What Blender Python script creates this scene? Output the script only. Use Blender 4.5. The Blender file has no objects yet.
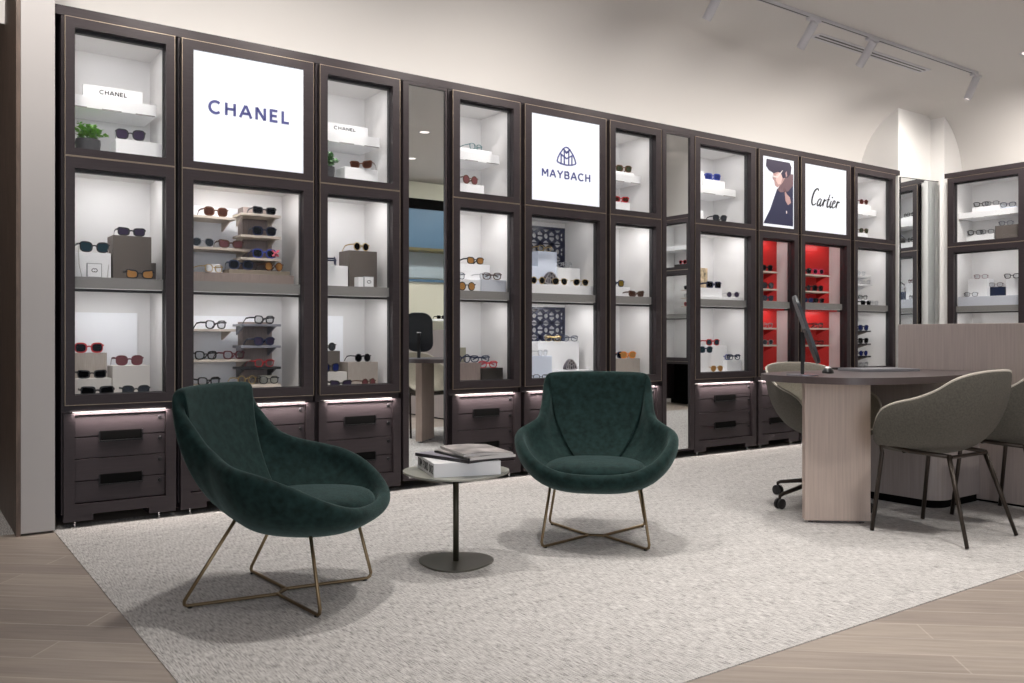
import bpy, bmesh, math, random
from mathutils import Vector, Matrix
random.seed(7)
S = bpy.context.scene
COL = S.collection
PI = math.pi

# ------------------------------------------------------------------ camera, world, exposure
CAM_H = 0.97
YAW = math.radians(35.396)
cam_d = bpy.data.cameras.new('camera')
cam_d.sensor_width = 36.0
cam_d.lens = 869 / 1024 * 36
cam_d.shift_y = -5.5 / 1024
cam_d.clip_start = 0.05
cam = bpy.data.objects.new('camera', cam_d)
COL.objects.link(cam)
cam.location = (0, 0, CAM_H)
cam.rotation_euler = (PI / 2, 0, -YAW)
S.camera = cam
S.view_settings.view_transform = 'Standard'
S.view_settings.look = 'None'
S.view_settings.gamma = 1.0
S.view_settings.use_curve_mapping = False
S.view_settings.exposure = 0.0
wd = bpy.data.worlds.new('world')
S.world = wd
wd.use_nodes = True
wd.node_tree.nodes['Background'].inputs[0].default_value = (0.80, 0.86, 1.0, 1)
wd.node_tree.nodes['Background'].inputs[1].default_value = 0.6

def lamp(name, kind, loc, power, color=(1, 1, 1), target=None, **kw):
    d = bpy.data.lights.new(name, kind)
    d.energy = power
    d.color = color
    for k, v in kw.items():
        setattr(d, k, v)
    o = bpy.data.objects.new(name, d)
    COL.objects.link(o)
    o.location = loc
    if target is not None:
        o.rotation_euler = (Vector(target) - Vector(loc)).to_track_quat('-Z', 'Y').to_euler()
    return o

CEIL = 3.33
# unseen area light added behind the camera as frontal fill
lamp('added_front_fill', 'AREA', (-1.3, -4.9, 1.7), 125, (0.93, 0.96, 1.0), (2.0, 2.0, 1.2), shape='RECTANGLE', size=3.2, size_y=2.8)
# ceiling downlights (their cans are built further down)
DOWN = [(-0.9, 0.8, .4), (1.5, 1.0, .95), (3.3, 1.1, 1.3), (5.0, 0.9, 1.2), (6.9, 0.9, 1), (2.80, 3.05, 1.25), (1.60, 3.35, 1.1), (4.35, 3.45, 1.2), (6.2, 2.6, 1), (7.7, 3.4, 1.1),
        (-0.8, -1.2, .4), (1.5, -1.2, .6), (4.0, -1.0, 1), (5.6, -0.5, 2), (7.2, -0.6, 2.6), (-1.4, 3.0, .3), (3.6, 1.95, .8)]
for i, (x, y, k) in enumerate(DOWN):
    lamp('downlight_lamp', 'SPOT', (x, y, CEIL - 0.03), 120 * k, (1.0, 0.955, 0.91), (x, y, 0), spot_size=math.radians(84), spot_blend=0.8, shadow_soft_size=0.09)

# ------------------------------------------------------------------ materials
MATS = {}
def mat(name, color=(.5, .5, .5), rough=.5, metal=0.0, spec=.5, emit=None, es=0, noise=0, nscale=20, bump=0, bscale=200, sheen=0, coat=0, trans=0, stretch=None):
    if name in MATS:
        return MATS[name]
    m = bpy.data.materials.new(name)
    m.use_nodes = True
    nt = m.node_tree
    b = nt.nodes['Principled BSDF']
    b.inputs['Base Color'].default_value = (*color, 1)
    b.inputs['Roughness'].default_value = rough
    b.inputs['Metallic'].default_value = metal
    b.inputs['Specular IOR Level'].default_value = spec
    if sheen:
        b.inputs['Sheen Weight'].default_value = sheen
        b.inputs['Sheen Roughness'].default_value = .4
    if coat:
        b.inputs['Coat Weight'].default_value = coat
    if trans:
        b.inputs['Transmission Weight'].default_value = trans
    if emit:
        b.inputs['Emission Color'].default_value = (*emit, 1)
        b.inputs['Emission Strength'].default_value = es
    if noise or bump:
        tc = nt.nodes.new('ShaderNodeTexCoord')
        mp = nt.nodes.new('ShaderNodeMapping')
        nt.links.new(tc.outputs['Object'], mp.inputs[0])
        if stretch:
            mp.inputs['Scale'].default_value = stretch
    if noise:
        n = nt.nodes.new('ShaderNodeTexNoise')
        n.inputs['Scale'].default_value = nscale
        n.inputs['Detail'].default_value = 6
        nt.links.new(mp.outputs[0], n.inputs['Vector'])
        r = nt.nodes.new('ShaderNodeValToRGB')
        r.color_ramp.elements[0].position = .3
        r.color_ramp.elements[1].position = .7
        r.color_ramp.elements[0].color = (*[c * (1 - noise) for c in color], 1)
        r.color_ramp.elements[1].color = (*[min(1, c * (1 + noise)) for c in color], 1)
        nt.links.new(n.outputs['Fac'], r.inputs[0])
        nt.links.new(r.outputs[0], b.inputs['Base Color'])
    if bump:
        n2 = nt.nodes.new('ShaderNodeTexNoise')
        n2.inputs['Scale'].default_value = bscale
        n2.inputs['Detail'].default_value = 3
        nt.links.new(mp.outputs[0], n2.inputs['Vector'])
        bp = nt.nodes.new('ShaderNodeBump')
        bp.inputs['Strength'].default_value = bump
        bp.inputs['Distance'].default_value = .002
        nt.links.new(n2.outputs['Fac'], bp.inputs['Height'])
        nt.links.new(bp.outputs[0], b.inputs['Normal'])
    MATS[name] = m
    return m

def glass_mat(name, tint=(1, 1, 1), refl=.06):
    m = bpy.data.materials.new(name)
    m.use_nodes = True
    nt = m.node_tree
    nt.nodes.clear()
    out = nt.nodes.new('ShaderNodeOutputMaterial')
    mix = nt.nodes.new('ShaderNodeMixShader')
    tr = nt.nodes.new('ShaderNodeBsdfTransparent')
    gl = nt.nodes.new('ShaderNodeBsdfGlossy')
    tr.inputs[0].default_value = (*tint, 1)
    gl.inputs['Roughness'].default_value = .02
    mix.inputs[0].default_value = refl
    nt.links.new(tr.outputs[0], mix.inputs[1])
    nt.links.new(gl.outputs[0], mix.inputs[2])
    nt.links.new(mix.outputs[0], out.inputs[0])
    MATS[name] = m
    return m

BRONZE = mat('bronze_brown_laminate', (.037, .029, .032), .40, .1, .30, noise=.12, nscale=9, stretch=(1, 1, 14))
BLACKGAP = mat('black_recess', (.004, .004, .004), .9, 0, .05)
JAMB = mat('dark_jamb', (.028, .026, .028), .5)
EDGE = mat('champagne_edge', (.36, .29, .22), .35, .7)
LINING = mat('white_lining', (.74, .725, .715), .55, noise=.02, nscale=6)
LININGB = mat('white_back_panel', (.90, .91, .94), .5)
SHELFM = mat('grey_metal_shelf', (.25, .24, .23), .5, .15)
WHITE = mat('white_lacquer', (.86, .86, .87), .35)
WARMW = mat('warm_white_block', (.62, .585, .55), .5)
TAUPE = mat('taupe_block', (.125, .105, .092), .55, noise=.06, nscale=30, stretch=(1, 8, 8))
LTAUPE = mat('light_taupe_wood', (.38, .335, .295), .55, noise=.12, nscale=14, stretch=(14, 14, 1))
PINKT = mat('pinkish_taupe_wood', (.26, .205, .185), .55, noise=.14, nscale=14, stretch=(14, 14, 1))
DARKB = mat('dark_brown_block', (.035, .030, .026), .5)
RED = mat('red_lacquer', (.62, .012, .010), .45)
RED2 = mat('red_wing', (.50, .012, .010), .5)
PALEWOOD = mat('pale_wood', (.56, .49, .42), .5, noise=.12, nscale=12, stretch=(1, 14, 14))
GREYBOX = mat('grey_blue_block', (.58, .60, .66), .5)
BLUEW = mat('bluish_white_block', (.74, .80, .92), .4)
SIGNW = mat('lit_sign_face', (.25, .25, .26), .4, emit=(.93, .95, 1.0), es=.80)
SIGNW2 = mat('lit_portrait_face', (.25, .25, .26), .4, emit=(.93, .95, 1.0), es=.80)
NAVY = mat('navy_ink', (.05, .055, .17), .5, emit=(.05, .055, .2), es=.35)
INK = mat('black_ink', (.02, .02, .025), .5)
LED = mat('led_strip', (.9, .9, .9), .5, emit=(1, .97, .95), es=5)
LEDW = mat('warm_led_strip', (.9, .9, .9), .5, emit=(1, .86, .80), es=1.6)
BLACK = mat('black_plastic', (.012, .012, .013), .35)
BLACKM = mat('black_metal', (.02, .02, .022), .35, .6)
CHROME = mat('chrome', (.6, .6, .62), .2, 1)
GLASS = glass_mat('cabinet_glass', (.97, .975, .98), .004)
MIRROR = mat('mirror_silver', (.80, .83, .84), .01, 1)
WALLM = mat('plaster_cream', (.70, .675, .65), .8, bump=.02, bscale=60)
CEILM = WALLM
PILM = mat('pilaster_paint', (.42, .40, .395), .7)

def clean_mirror():
    m = bpy.data.materials.new('mirror_glass')
    m.use_nodes = True
    nt = m.node_tree
    nt.nodes.clear()
    out = nt.nodes.new('ShaderNodeOutputMaterial')
    gl = nt.nodes.new('ShaderNodeBsdfGlossy')
    gl.inputs['Roughness'].default_value = 0
    gl.inputs[0].default_value = (.82, .85, .86, 1)
    nt.links.new(gl.outputs[0], out.inputs[0])
    return m
MIRROR = clean_mirror()

# ------------------------------------------------------------------ mesh builders
class MB:
    def __init__(self, M=None):
        self.bm = bmesh.new()
        self.M = M
    def box(self, x0, x1, y0, y1, z0, z1, bev=0):
        g = bmesh.ops.create_cube(self.bm, size=1)
        vs = g['verts']
        for v in vs:
            v.co = Vector(((x0 + x1) / 2 + v.co.x * (x1 - x0), (y0 + y1) / 2 + v.co.y * (y1 - y0), (z0 + z1) / 2 + v.co.z * (z1 - z0)))
        if bev:
            es = list({e for v in vs for e in v.link_edges})
            bmesh.ops.bevel(self.bm, geom=es, offset=bev, segments=2, affect='EDGES', profile=.5)
        return self
    def ring(self, x0, x1, z0, z1, gx0, gx1, gz0, gz1, y0, y1):
        # rectangular frame in the xz plane with mitred corners
        o = [(x0, z0), (x1, z0), (x1, z1), (x0, z1)]
        i = [(gx0, gz0), (gx1, gz0), (gx1, gz1), (gx0, gz1)]
        V = {}
        for k in range(4):
            for nm, P in (('o', o), ('i', i)):
                for yy in (0, 1):
                    V[nm, k, yy] = self.bm.verts.new((P[k][0], (y0, y1)[yy], P[k][1]))
        for k in range(4):
            n = (k + 1) % 4
            f = self.bm.faces.new
            f([V['o', k, 0], V['o', n, 0], V['i', n, 0], V['i', k, 0]])
            f([V['i', k, 1], V['i', n, 1], V['o', n, 1], V['o', k, 1]])
            f([V['o', n, 0], V['o', k, 0], V['o', k, 1], V['o', n, 1]])
            f([V['i', k, 0], V['i', n, 0], V['i', n, 1], V['i', k, 1]])
        return self
    def tube(self, pts, r, n=8, closed=False, flat=None):
        pts = [Vector(p) for p in pts]
        N = len(pts)
        rings = []
        prev = None
        for k in range(N):
            if closed:
                t = (pts[(k + 1) % N] - pts[k - 1]).normalized()
            else:
                t = (pts[min(k + 1, N - 1)] - pts[max(k - 1, 0)]).normalized()
            if prev is None:
                up = Vector((0, 0, 1)) if abs(t.z) < .95 else Vector((0, 1, 0))
                a = t.cross(up).normalized()
            else:
                a = (prev - t * prev.dot(t)).normalized()
            prev = a
            b = t.cross(a)
            rr = r[k] if isinstance(r, (list, tuple)) else r
            ring = []
            for j in range(n):
                an = 2 * PI * (j + .5) / n
                ra, rb = (rr, rr) if flat is None else (flat[0], flat[1])
                ring.append(self.bm.verts.new(pts[k] + a * (math.cos(an) * ra) + b * (math.sin(an) * rb)))
            rings.append(ring)
        for k in range(N if closed else N - 1):
            A, B = rings[k], rings[(k + 1) % N]
            for j in range(n):
                self.bm.faces.new([A[j], A[(j + 1) % n], B[(j + 1) % n], B[j]])
        if not closed:
            self.bm.faces.new(rings[0][::-1])
            self.bm.faces.new(rings[-1])
        return self
    def lathe(self, prof, n=24, c=(0, 0), cap=True):
        rings = []
        for r, z in prof:
            rings.append([self.bm.verts.new((c[0] + r * math.cos(2 * PI * j / n), c[1] + r * math.sin(2 * PI * j / n), z)) for j in range(n)])
        for A, B in zip(rings, rings[1:]):
            for j in range(n):
                self.bm.faces.new([A[j], A[(j + 1) % n], B[(j + 1) % n], B[j]])
        if cap:
            self.bm.faces.new(rings[0][::-1])
            self.bm.faces.new(rings[-1])
        return self
    def prism(self, poly, z0, z1, axis='z', bev=0):
        # polygon extruded along an axis ('z' : xy polygon, 'y': xz polygon, 'x': yz polygon)
        def P(a, b, c):
            return {'z': (a, b, c), 'y': (a, c, b), 'x': (c, a, b)}[axis]
        A = [self.bm.verts.new(P(a, b, z0)) for a, b in poly]
        B = [self.bm.verts.new(P(a, b, z1)) for a, b in poly]
        n = len(poly)
        f1 = self.bm.faces.new(A[::-1])
        f2 = self.bm.faces.new(B)
        for j in range(n):
            self.bm.faces.new([A[j], A[(j + 1) % n], B[(j + 1) % n], B[j]])
        if bev:
            es = list(f1.edges) + list(f2.edges)
            bmesh.ops.bevel(self.bm, geom=es, offset=bev, segments=2, affect='EDGES', profile=.5)
        return self
    def build(self, name, m, parent=None, smooth=False, sub=0, autos=None):
        bmesh.ops.recalc_face_normals(self.bm, faces=self.bm.faces[:])
        if self.M is not None:
            self.bm.transform(self.M)
        me = bpy.data.meshes.new(name)
        self.bm.to_mesh(me)
        self.bm.free()
        me.materials.append(m)
        if smooth:
            for p in me.polygons:
                p.use_smooth = True
        o = bpy.data.objects.new(name, me)
        COL.objects.link(o)
        if autos:
            me.set_sharp_from_angle(angle=math.radians(autos))
        if sub:
            md = o.modifiers.new('sub', 'SUBSURF')
            md.levels = md.render_levels = sub
        if parent:
            o.parent = parent
        return o

def empty(name, loc=(0, 0, 0), rz=0):
    o = bpy.data.objects.new(name, None)
    COL.objects.link(o)
    o.location = loc
    o.rotation_euler = (0, 0, rz)
    o.empty_display_size = .05
    return o

def tag(o, label, cat, group=None, kind=None):
    o['label'] = label
    o['category'] = cat
    if group:
        o['group'] = group
    if kind:
        o['kind'] = kind
    return o

def struct(o, label=None):
    o['kind'] = 'structure'
    if label:
        o['label'] = label
    return o

# where a line of sight of the photograph meets an upright plane or a level one
FX, FY = math.sin(YAW), math.cos(YAW)
def ray(px):
    r = (px - 512) / 869
    return FX + r * FY, FY - r * FX
def xa(px, Y):
    a, b = ray(px)
    return Y * a / b
def za(px, py, Y):
    a, b = ray(px)
    return CAM_H + (336 - py) / 869 * (Y / b)
def ya(px, X):
    a, b = ray(px)
    return X * b / a
def zr(px, py, X):
    a, b = ray(px)
    return CAM_H + (336 - py) / 869 * (X / a)

# ------------------------------------------------------------------ room shell
YD = 4.83      # plane of the cabinet door fronts, long wall
YB = 5.33      # long wall
XR = 8.75      # plane of the cabinet door fronts, side wall
XW = 9.25      # side wall
TOP = 2.633

def floor_mat():
    m = bpy.data.materials.new('oak_planks')
    m.use_nodes = True
    nt = m.node_tree
    b = nt.nodes['Principled BSDF']
    tc = nt.nodes.new('ShaderNodeTexCoord')
    mp = nt.nodes.new('ShaderNodeMapping')
    mp.inputs['Rotation'].default_value = (0, 0, math.radians(41))
    nt.links.new(tc.outputs['Object'], mp.inputs[0])
    br = nt.nodes.new('ShaderNodeTexBrick')
    br.offset = .37
    br.inputs['Scale'].default_value = 1
    br.inputs['Brick Width'].default_value = 1.7
    br.inputs['Row Height'].default_value = .145
    br.inputs['Mortar Size'].default_value = .003
    br.inputs['Mortar Smooth'].default_value = .1
    br.inputs['Bias'].default_value = 0
    br.inputs['Color1'].default_value = (.385, .33, .285, 1)
    br.inputs['Color2'].default_value = (.29, .245, .215, 1)
    br.inputs['Mortar'].default_value = (.46, .40, .35, 1)
    nt.links.new(mp.outputs[0], br.inputs['Vector'])
    mp2 = nt.nodes.new('ShaderNodeMapping')
    mp2.inputs['Scale'].default_value = (1.2, 16, 1)
    nt.links.new(mp.outputs[0], mp2.inputs[0])
    n = nt.nodes.new('ShaderNodeTexNoise')
    n.inputs['Scale'].default_value = 2.2
    n.inputs['Detail'].default_value = 8
    n.inputs['Roughness'].default_value = .65
    nt.links.new(mp2.outputs[0], n.inputs['Vector'])
    r = nt.nodes.new('ShaderNodeValToRGB')
    r.color_ramp.elements[0].position = .3
    r.color_ramp.elements[1].position = .7
    r.color_ramp.elements[0].color = (.80, .80, .80, 1)
    r.color_ramp.elements[1].color = (1.14, 1.13, 1.12, 1)
    nt.links.new(n.outputs['Fac'], r.inputs[0])
    mx = nt.nodes.new('ShaderNodeMix')
    mx.data_type = 'RGBA'
    mx.blend_type = 'MULTIPLY'
    mx.inputs['Factor'].default_value = 1
    nt.links.new(br.outputs['Color'], mx.inputs['A'])
    nt.links.new(r.outputs[0], mx.inputs['B'])
    nt.links.new(mx.outputs['Result'], b.inputs['Base Color'])
    b.inputs['Roughness'].default_value = .5
    b.inputs['Specular IOR Level'].default_value = .35
    return m

def carpet_mat():
    m = bpy.data.materials.new('woven_carpet')
    m.use_nodes = True
    nt = m.node_tree
    b = nt.nodes['Principled BSDF']
    b.inputs['Roughness'].default_value = .95
    b.inputs['Specular IOR Level'].default_value = .1
    tc = nt.nodes.new('ShaderNodeTexCoord')
    outs = []
    for sc, dt, seed, w in (((240, 24, 1), 2, 0, .52), ((40, 260, 1), 2, 5, .22), ((520, 520, 1), 1, 3, .42), ((9, 9, 1), 4, 9, .08)):
        mp = nt.nodes.new('ShaderNodeMapping')
        mp.inputs['Scale'].default_value = sc
        mp.inputs['Location'].default_value = (seed, seed, 0)
        nt.links.new(tc.outputs['Object'], mp.inputs[0])
        n = nt.nodes.new('ShaderNodeTexNoise')
        n.inputs['Scale'].default_value = 1
        n.inputs['Detail'].default_value = dt
        nt.links.new(mp.outputs[0], n.inputs['Vector'])
        ad = nt.nodes.new('ShaderNodeMath')
        ad.operation = 'MULTIPLY_ADD'
        ad.inputs[1].default_value = w
        ad.inputs[2].default_value = 0
        nt.links.new(n.outputs['Fac'], ad.inputs[0])
        if outs:
            nt.links.new(outs[-1], ad.inputs[2])
        outs.append(ad.outputs[0])
    r = nt.nodes.new('ShaderNodeValToRGB')
    e = r.color_ramp.elements
    e[0].position = .49
    e[0].color = (.18, .170, .165, 1)
    e[1].position = .73
    e[1].color = (.68, .66, .64, 1)
    x = e.new(.60)
    x.color = (.48, .462, .448, 1)
    nt.links.new(ad.outputs[0], r.inputs[0])
    nt.links.new(r.outputs[0], b.inputs['Base Color'])
    bp = nt.nodes.new('ShaderNodeBump')
    bp.inputs['Strength'].default_value = .5
    bp.inputs['Distance'].default_value = .004
    nt.links.new(ad.outputs[0], bp.inputs['Height'])
    nt.links.new(bp.outputs[0], b.inputs['Normal'])
    return m

X0, X1R, Y0, Y1R = -3.0, 9.35, -5.0, 7.6
struct(MB().box(X0, X1R, Y0, Y1R, -.05, 0).build('floor', floor_mat()))
tag(MB().prism([(.645, 1.70), (XR + .1, 1.70), (XR + .1, 4.95), (.645, 4.95)], .0005, .0035, 'z').build('carpet', carpet_mat()),
    'pale grey woven carpet laid flush in front of the display cabinets', 'carpet')
tag(MB().box(-3, .49, 4.88, 7.5, .0005, .0035).build('carpet', MATS.get('x') or bpy.data.materials['woven_carpet']),
    'strip of pale carpet in the passage behind the brown-clad pilaster', 'carpet')
# ceiling with coves along both walls
RC = .70
struct(MB().box(X0, XW - RC + .001, Y0, YB - RC, CEIL, CEIL + .05).box(X0, .5, YB - RC, Y1R, CEIL, CEIL + .05).build('ceiling', CEILM))
def cove(axis):
    bm = bmesh.new()
    n = 20
    rows = []
    for k in range(n + 1):
        a = PI / 2 * k / n
        c = RC * (1 - math.cos(a))     # distance from wall
        z = CEIL - RC + RC * math.sin(a)
        if axis == 'x':
            rows.append([bm.verts.new((.45, YB - c, z)), bm.verts.new((XW - c, YB - c, z))])
        else:
            rows.append([bm.verts.new((XW - c, Y0, z)), bm.verts.new((XW - c, YB - c, z))])
    for A, B in zip(rows, rows[1:]):
        bm.faces.new([A[0], A[1], B[1], B[0]])
    me = bpy.data.meshes.new('trim')
    bm.to_mesh(me)
    bm.free()
    me.materials.append(WALLM)
    for p in me.polygons:
        p.use_smooth = True
    return me
for nm, ax in (('trim_1', 'x'), ('trim_2', 'y')):
    o = bpy.data.objects.new(nm, cove(ax))
    COL.objects.link(o)
    struct(o)
struct(MB().box(.5, XW + .1, YB, YB + .1, 0, CEIL - RC).build('wall_back', WALLM))
struct(MB().box(XW, XW + .1, Y0, YB, 0, CEIL - RC).build('wall_right', WALLM))
# boxed corner between the two cabinet walls
FAX, FAY, FBX, FBY = 8.275, 4.90, 8.885, 4.755
struct(MB().prism([(FAX, YB), (FAX, FAY), (FBX, FAY), (FBX, FBY), (XW, FBY), (XW, YB)], 0, CEIL, 'z').build('wall_corner', mat('corner_plaster', (.84, .825, .81), .7)))
# passage on the far left: brown cladding and pale pilaster
CLAD = mat('brown_wood_cladding', (.115, .078, .060), .5, noise=.35, nscale=5, stretch=(10, 10, 1))
struct(MB().box(.498, .645, 4.80, 4.86, .012, CEIL).build('wall_pilaster', PILM))
struct(MB().box(.498, .645, 4.86, 7.5, 0, CEIL).build('wall_left', PILM))
struct(MB().box(.478, .497, 4.80, 7.5, .0, CEIL).build('trim_3', CLAD))
struct(MB().box(.440, .477, 5.6, 7.4, .35, 1.02).build('trim_4', mat('very_dark_wood', (.02, .015, .013), .5)))
struct(MB().box(X0, .5, 7.5, 7.6, 0, CEIL).build('wall_passage', CLAD))
struct(MB().box(X0 - .1, X0, Y0, Y1R, 0, CEIL).build('wall_far_left', CLAD))
# rear of the shop, seen only in the mirrors
CREAM = mat('cream_wall', (.74, .72, .60), .8)
BLUE = mat('steel_blue_panel', (.085, .17, .27), .5)
LBLUE = mat('pale_blue_panel', (.42, .50, .55), .6)
struct(MB().box(4.3, XW, -2.1, -2.0, 0, CEIL).build('wall_rear', CREAM))
struct(MB().box(4.3, XW, -2.0, -1.7, 2.29, 2.87).build('trim_5', BLUE))
struct(MB().box(4.3, XW, -2.0, -1.68, 2.87, 3.02).build('trim_6', BLACKGAP))
struct(MB().box(4.3, XW, -2.0, -1.68, 2.25, 2.29).build('trim_7', mat('olive_line', (.14, .12, .05), .5)))
struct(MB().box(4.3, XW, -2.0, -1.98, 1.86, 2.25).build('trim_8', LBLUE))
struct(MB().box(4.3, XW, -2.0, -1.96, 1.80, 1.84).build('trim_9', BLUE))

# fascia over the cabinets and recess behind the doors
struct(MB().box(.648, 8.245, 4.865, 5.32, 2.585, TOP).build('trim_10', BRONZE))
struct(MB().box(.655, 8.25, 5.305, 5.315, .0, 2.58).build('trim_11', BLACKGAP))
struct(MB().box(8.79, 9.2, 4.668, 4.754, 0, 2.60).build('trim_14', MATS['corner_plaster']))
struct(MB().box(XR + .035, XW - .01, .70, 4.70, 2.585, TOP).build('trim_12', BRONZE))
struct(MB().box(XR + .475, XR + .485, .70, 4.70, 0, 2.58).build('trim_13', BLACKGAP))

# ------------------------------------------------------------------ lettering (strokes)
def strip(mb, pts, w, y0, y1, closed=False):
    """thick flat stroke along pts (x,z); w number or list"""
    n = len(pts)
    L, R_ = [], []
    P = [Vector(p) for p in pts]
    for k in range(n):
        if closed:
            a = (P[k] - P[k - 1]).normalized()
            b = (P[(k + 1) % n] - P[k]).normalized()
        else:
            a = (P[k] - P[k - 1]).normalized() if k else (P[1] - P[0]).normalized()
            b = (P[k + 1] - P[k]).normalized() if k < n - 1 else a
        t = (a + b)
        t = t.normalized() if t.length > 1e-4 else a
        nn = Vector((-t.y, t.x))
        c = max(.5, nn.dot(Vector((-a.y, a.x))))
        ww = (w[k] if isinstance(w, (list, tuple)) else w) / 2 / c
        L.append(P[k] + nn * ww)
        R_.append(P[k] - nn * ww)
    bm = mb.bm
    rows = [[bm.verts.new((q.x, yy, q.y)) for q, yy in ((L[k], y0), (R_[k], y0), (R_[k], y1), (L[k], y1))] for k in range(n)]
    for k in range(n if closed else n - 1):
        A, B = rows[k], rows[(k + 1) % n]
        for j in range(4):
            bm.faces.new([A[j], A[(j + 1) % 4], B[(j + 1) % 4], B[j]])
    if not closed:
        bm.faces.new(rows[0])
        bm.faces.new(rows[-1][::-1])

def arc(cx, cz, rx, rz, a0, a1, n=14):
    return [(cx + rx * math.cos(math.radians(a0 + (a1 - a0) * k / n)), cz + rz * math.sin(math.radians(a0 + (a1 - a0) * k / n))) for k in range(n + 1)]

GL = {
    'C': (.95, [arc(.52, .5, .47, .47, 48, 312)]),
    'H': (.82, [[(.07, 0), (.07, 1)], [(.75, 0), (.75, 1)], [(.07, .52), (.75, .52)]]),
    'A': (.95, [[(.02, 0), (.455, 1)], [(.495, 1), (.93, 0)], [(.2, .33), (.75, .33)]]),
    'N': (.85, [[(.07, 0), (.07, 1)], [(.085, .98), (.745, .02)], [(.76, 0), (.76, 1)]]),
    'E': (.66, [[(.62, .06), (.07, .06), (.07, .94), (.62, .94)], [(.07, .5), (.56, .5)]]),
    'L': (.62, [[(.07, 1), (.07, .06), (.6, .06)]]),
    'M': (1.0, [[(.07, 0), (.07, 1)], [(.085, .98), (.51, .33)], [(.49, .33), (.915, .98)], [(.93, 0), (.93, 1)]]),
    'Y': (.9, [[(.03, 1), (.45, .48), (.87, 1)], [(.45, .48), (.45, 0)]]),
    'B': (.8, [[(.07, .05), (.07, .95), (.5, .95)] + arc(.5, .735, .2, .215, 90, -90, 8) + [(.07, .52)], [(.5, .52)] + arc(.52, .285, .22, .235, 90, -90, 8) + [(.07, .05)]]),
    'T': (.72, [[(.36, 0), (.36, 1)], [(0, .94), (.72, .94)]]),
    'O': (.8, [arc(.4, .5, .34, .46, 0, 360, 20)]),
    'F': (.6, [[(.07, 0), (.07, .94), (.58, .94)], [(.07, .5), (.5, .5)]]),
    'R': (.75, [[(.07, 0), (.07, .94), (.45, .94)] + arc(.45, .71, .22, .23, 90, -90, 8) + [(.07, .48)], [(.4, .48), (.7, 0)]]),
    'D': (.8, [[(.07, .06), (.07, .94), (.35, .94)] + arc(.35, .5, .38, .44, 90, -90, 12) + [(.07, .06)]]),
    '0': (.72, [arc(.36, .5, .3, .46, 0, 360, 20)]),
    '2': (.68, [arc(.34, .72, .27, .24, 170, -30, 10) + [(.06, .05), (.64, .05)]]),
    'o': (.7, [arc(.35, .34, .3, .34, 0, 360, 16)]),
    ' ': (.4, []),
}
def word(mb, text, x, z, h, width, w, y0, y1, gap=.22):
    """write text centred at x, baseline z"""
    tot = sum(GL[c][0] for c in text) + gap * (len(text) - 1)
    sx = width / tot
    cx = x - width / 2
    for c in text:
        gw, st = GL[c]
        for s in st:
            strip(mb, [(cx + p[0] * sx, z + p[1] * h) for p in s], w, y0, y1)
        cx += (gw + gap) * sx

def crest(mb, x, z, s, w, y0, y1, kz=1.0):
    """rounded triangle with two interlaced M shapes, s = width"""
    def q(p):
        return [(x + a * s, z + b * s * kz) for a, b in p]
    tri = [(0, .93), (-.09, .90), (-.22, .76), (-.36, .55), (-.46, .32), (-.5, .16), (-.47, .10), (-.3, .03), (0, -.01), (.3, .03), (.47, .10), (.5, .16), (.46, .32), (.36, .55), (.22, .76), (.09, .90)]
    strip(mb, q(tri), w, y0, y1, True)
    strip(mb, q([(-.12, .01), (-.12, .74), (0, .62), (.12, .74), (.12, .01)]), w, y0, y1)
    strip(mb, q([(-.29, .04), (-.29, .52), (-.34, .56)]), w, y0, y1)
    strip(mb, q([(-.29, .52), (0, .33), (.29, .52)]), w, y0, y1)
    strip(mb, q([(.29, .04), (.29, .52), (.34, .56)]), w, y0, y1)
    strip(mb, q([(-.2, .84), (0, .66), (.2, .84)]), w, y0, y1)

def script(mb, x, z, s, y0, y1):
    """flowing script word; s = scale of 1 unit letter height"""
    def st(pts, w):
        n = len(pts)
        P = []
        for k in range(n - 1):
            p0, p1, p2, p3 = pts[max(k - 1, 0)], pts[k], pts[k + 1], pts[min(k + 2, n - 1)]
            for j in range(6):
                t = j / 6
                P.append(tuple(.5 * ((2 * p1[i]) + (-p0[i] + p2[i]) * t + (2 * p0[i] - 5 * p1[i] + 4 * p2[i] - p3[i]) * t * t + (-p0[i] + 3 * p1[i] - 3 * p2[i] + p3[i]) * t ** 3) for i in (0, 1)))
        P.append(pts[-1])
        m = len(P)
        W = [s * .72 * (w * (.35 + .65 * math.sin(PI * k / (m - 1)))) for k in range(m)]
        strip(mb, [(x + (a * .93 + .17 * b) * s, z + b * .55 * s) for a, b in P], W, y0, y1)
    st([(.62, 2.15), (.60, 2.35), (.42, 2.45), (.15, 2.1), (0, 1.3), (.02, .5), (.2, .08), (.45, .1), (.62, .35)], .20)
    st([(1.25, .95), (1.05, 1.05), (.85, .7), (.82, .2), (.95, .02), (1.12, .3), (1.27, .95)], .15)
    st([(1.27, 1.0), (1.2, .3), (1.28, .02), (1.42, .15)], .20)
    st([(1.42, .15), (1.62, .8), (1.68, 1.05), (1.72, .8), (1.85, .98), (2.0, .85)], .14)
    st([(1.68, 1.0), (1.62, .4), (1.62, 0)], .20)
    st([(2.32, 1.9), (2.2, .9), (2.2, .2), (2.32, 0), (2.46, .2)], .20)
    st([(1.98, 1.1), (2.25, 1.12), (2.5, 1.1)], .10)
    st([(2.66, 1.0), (2.6, .3), (2.7, 0), (2.85, .2)], .20)
    st([(2.69, 1.45), (2.73, 1.52), (2.78, 1.45)], .16)
    st([(2.95, .5), (3.2, .75), (3.2, 1.02), (3.02, 1.0), (2.9, .5), (2.98, .05), (3.2, .05), (3.4, .35)], .15)
    st([(3.4, .35), (3.55, 1.0), (3.6, .8), (3.75, 1.0), (3.9, .85)], .14)
    st([(3.57, .98), (3.52, .4), (3.52, 0)], .20)

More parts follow.
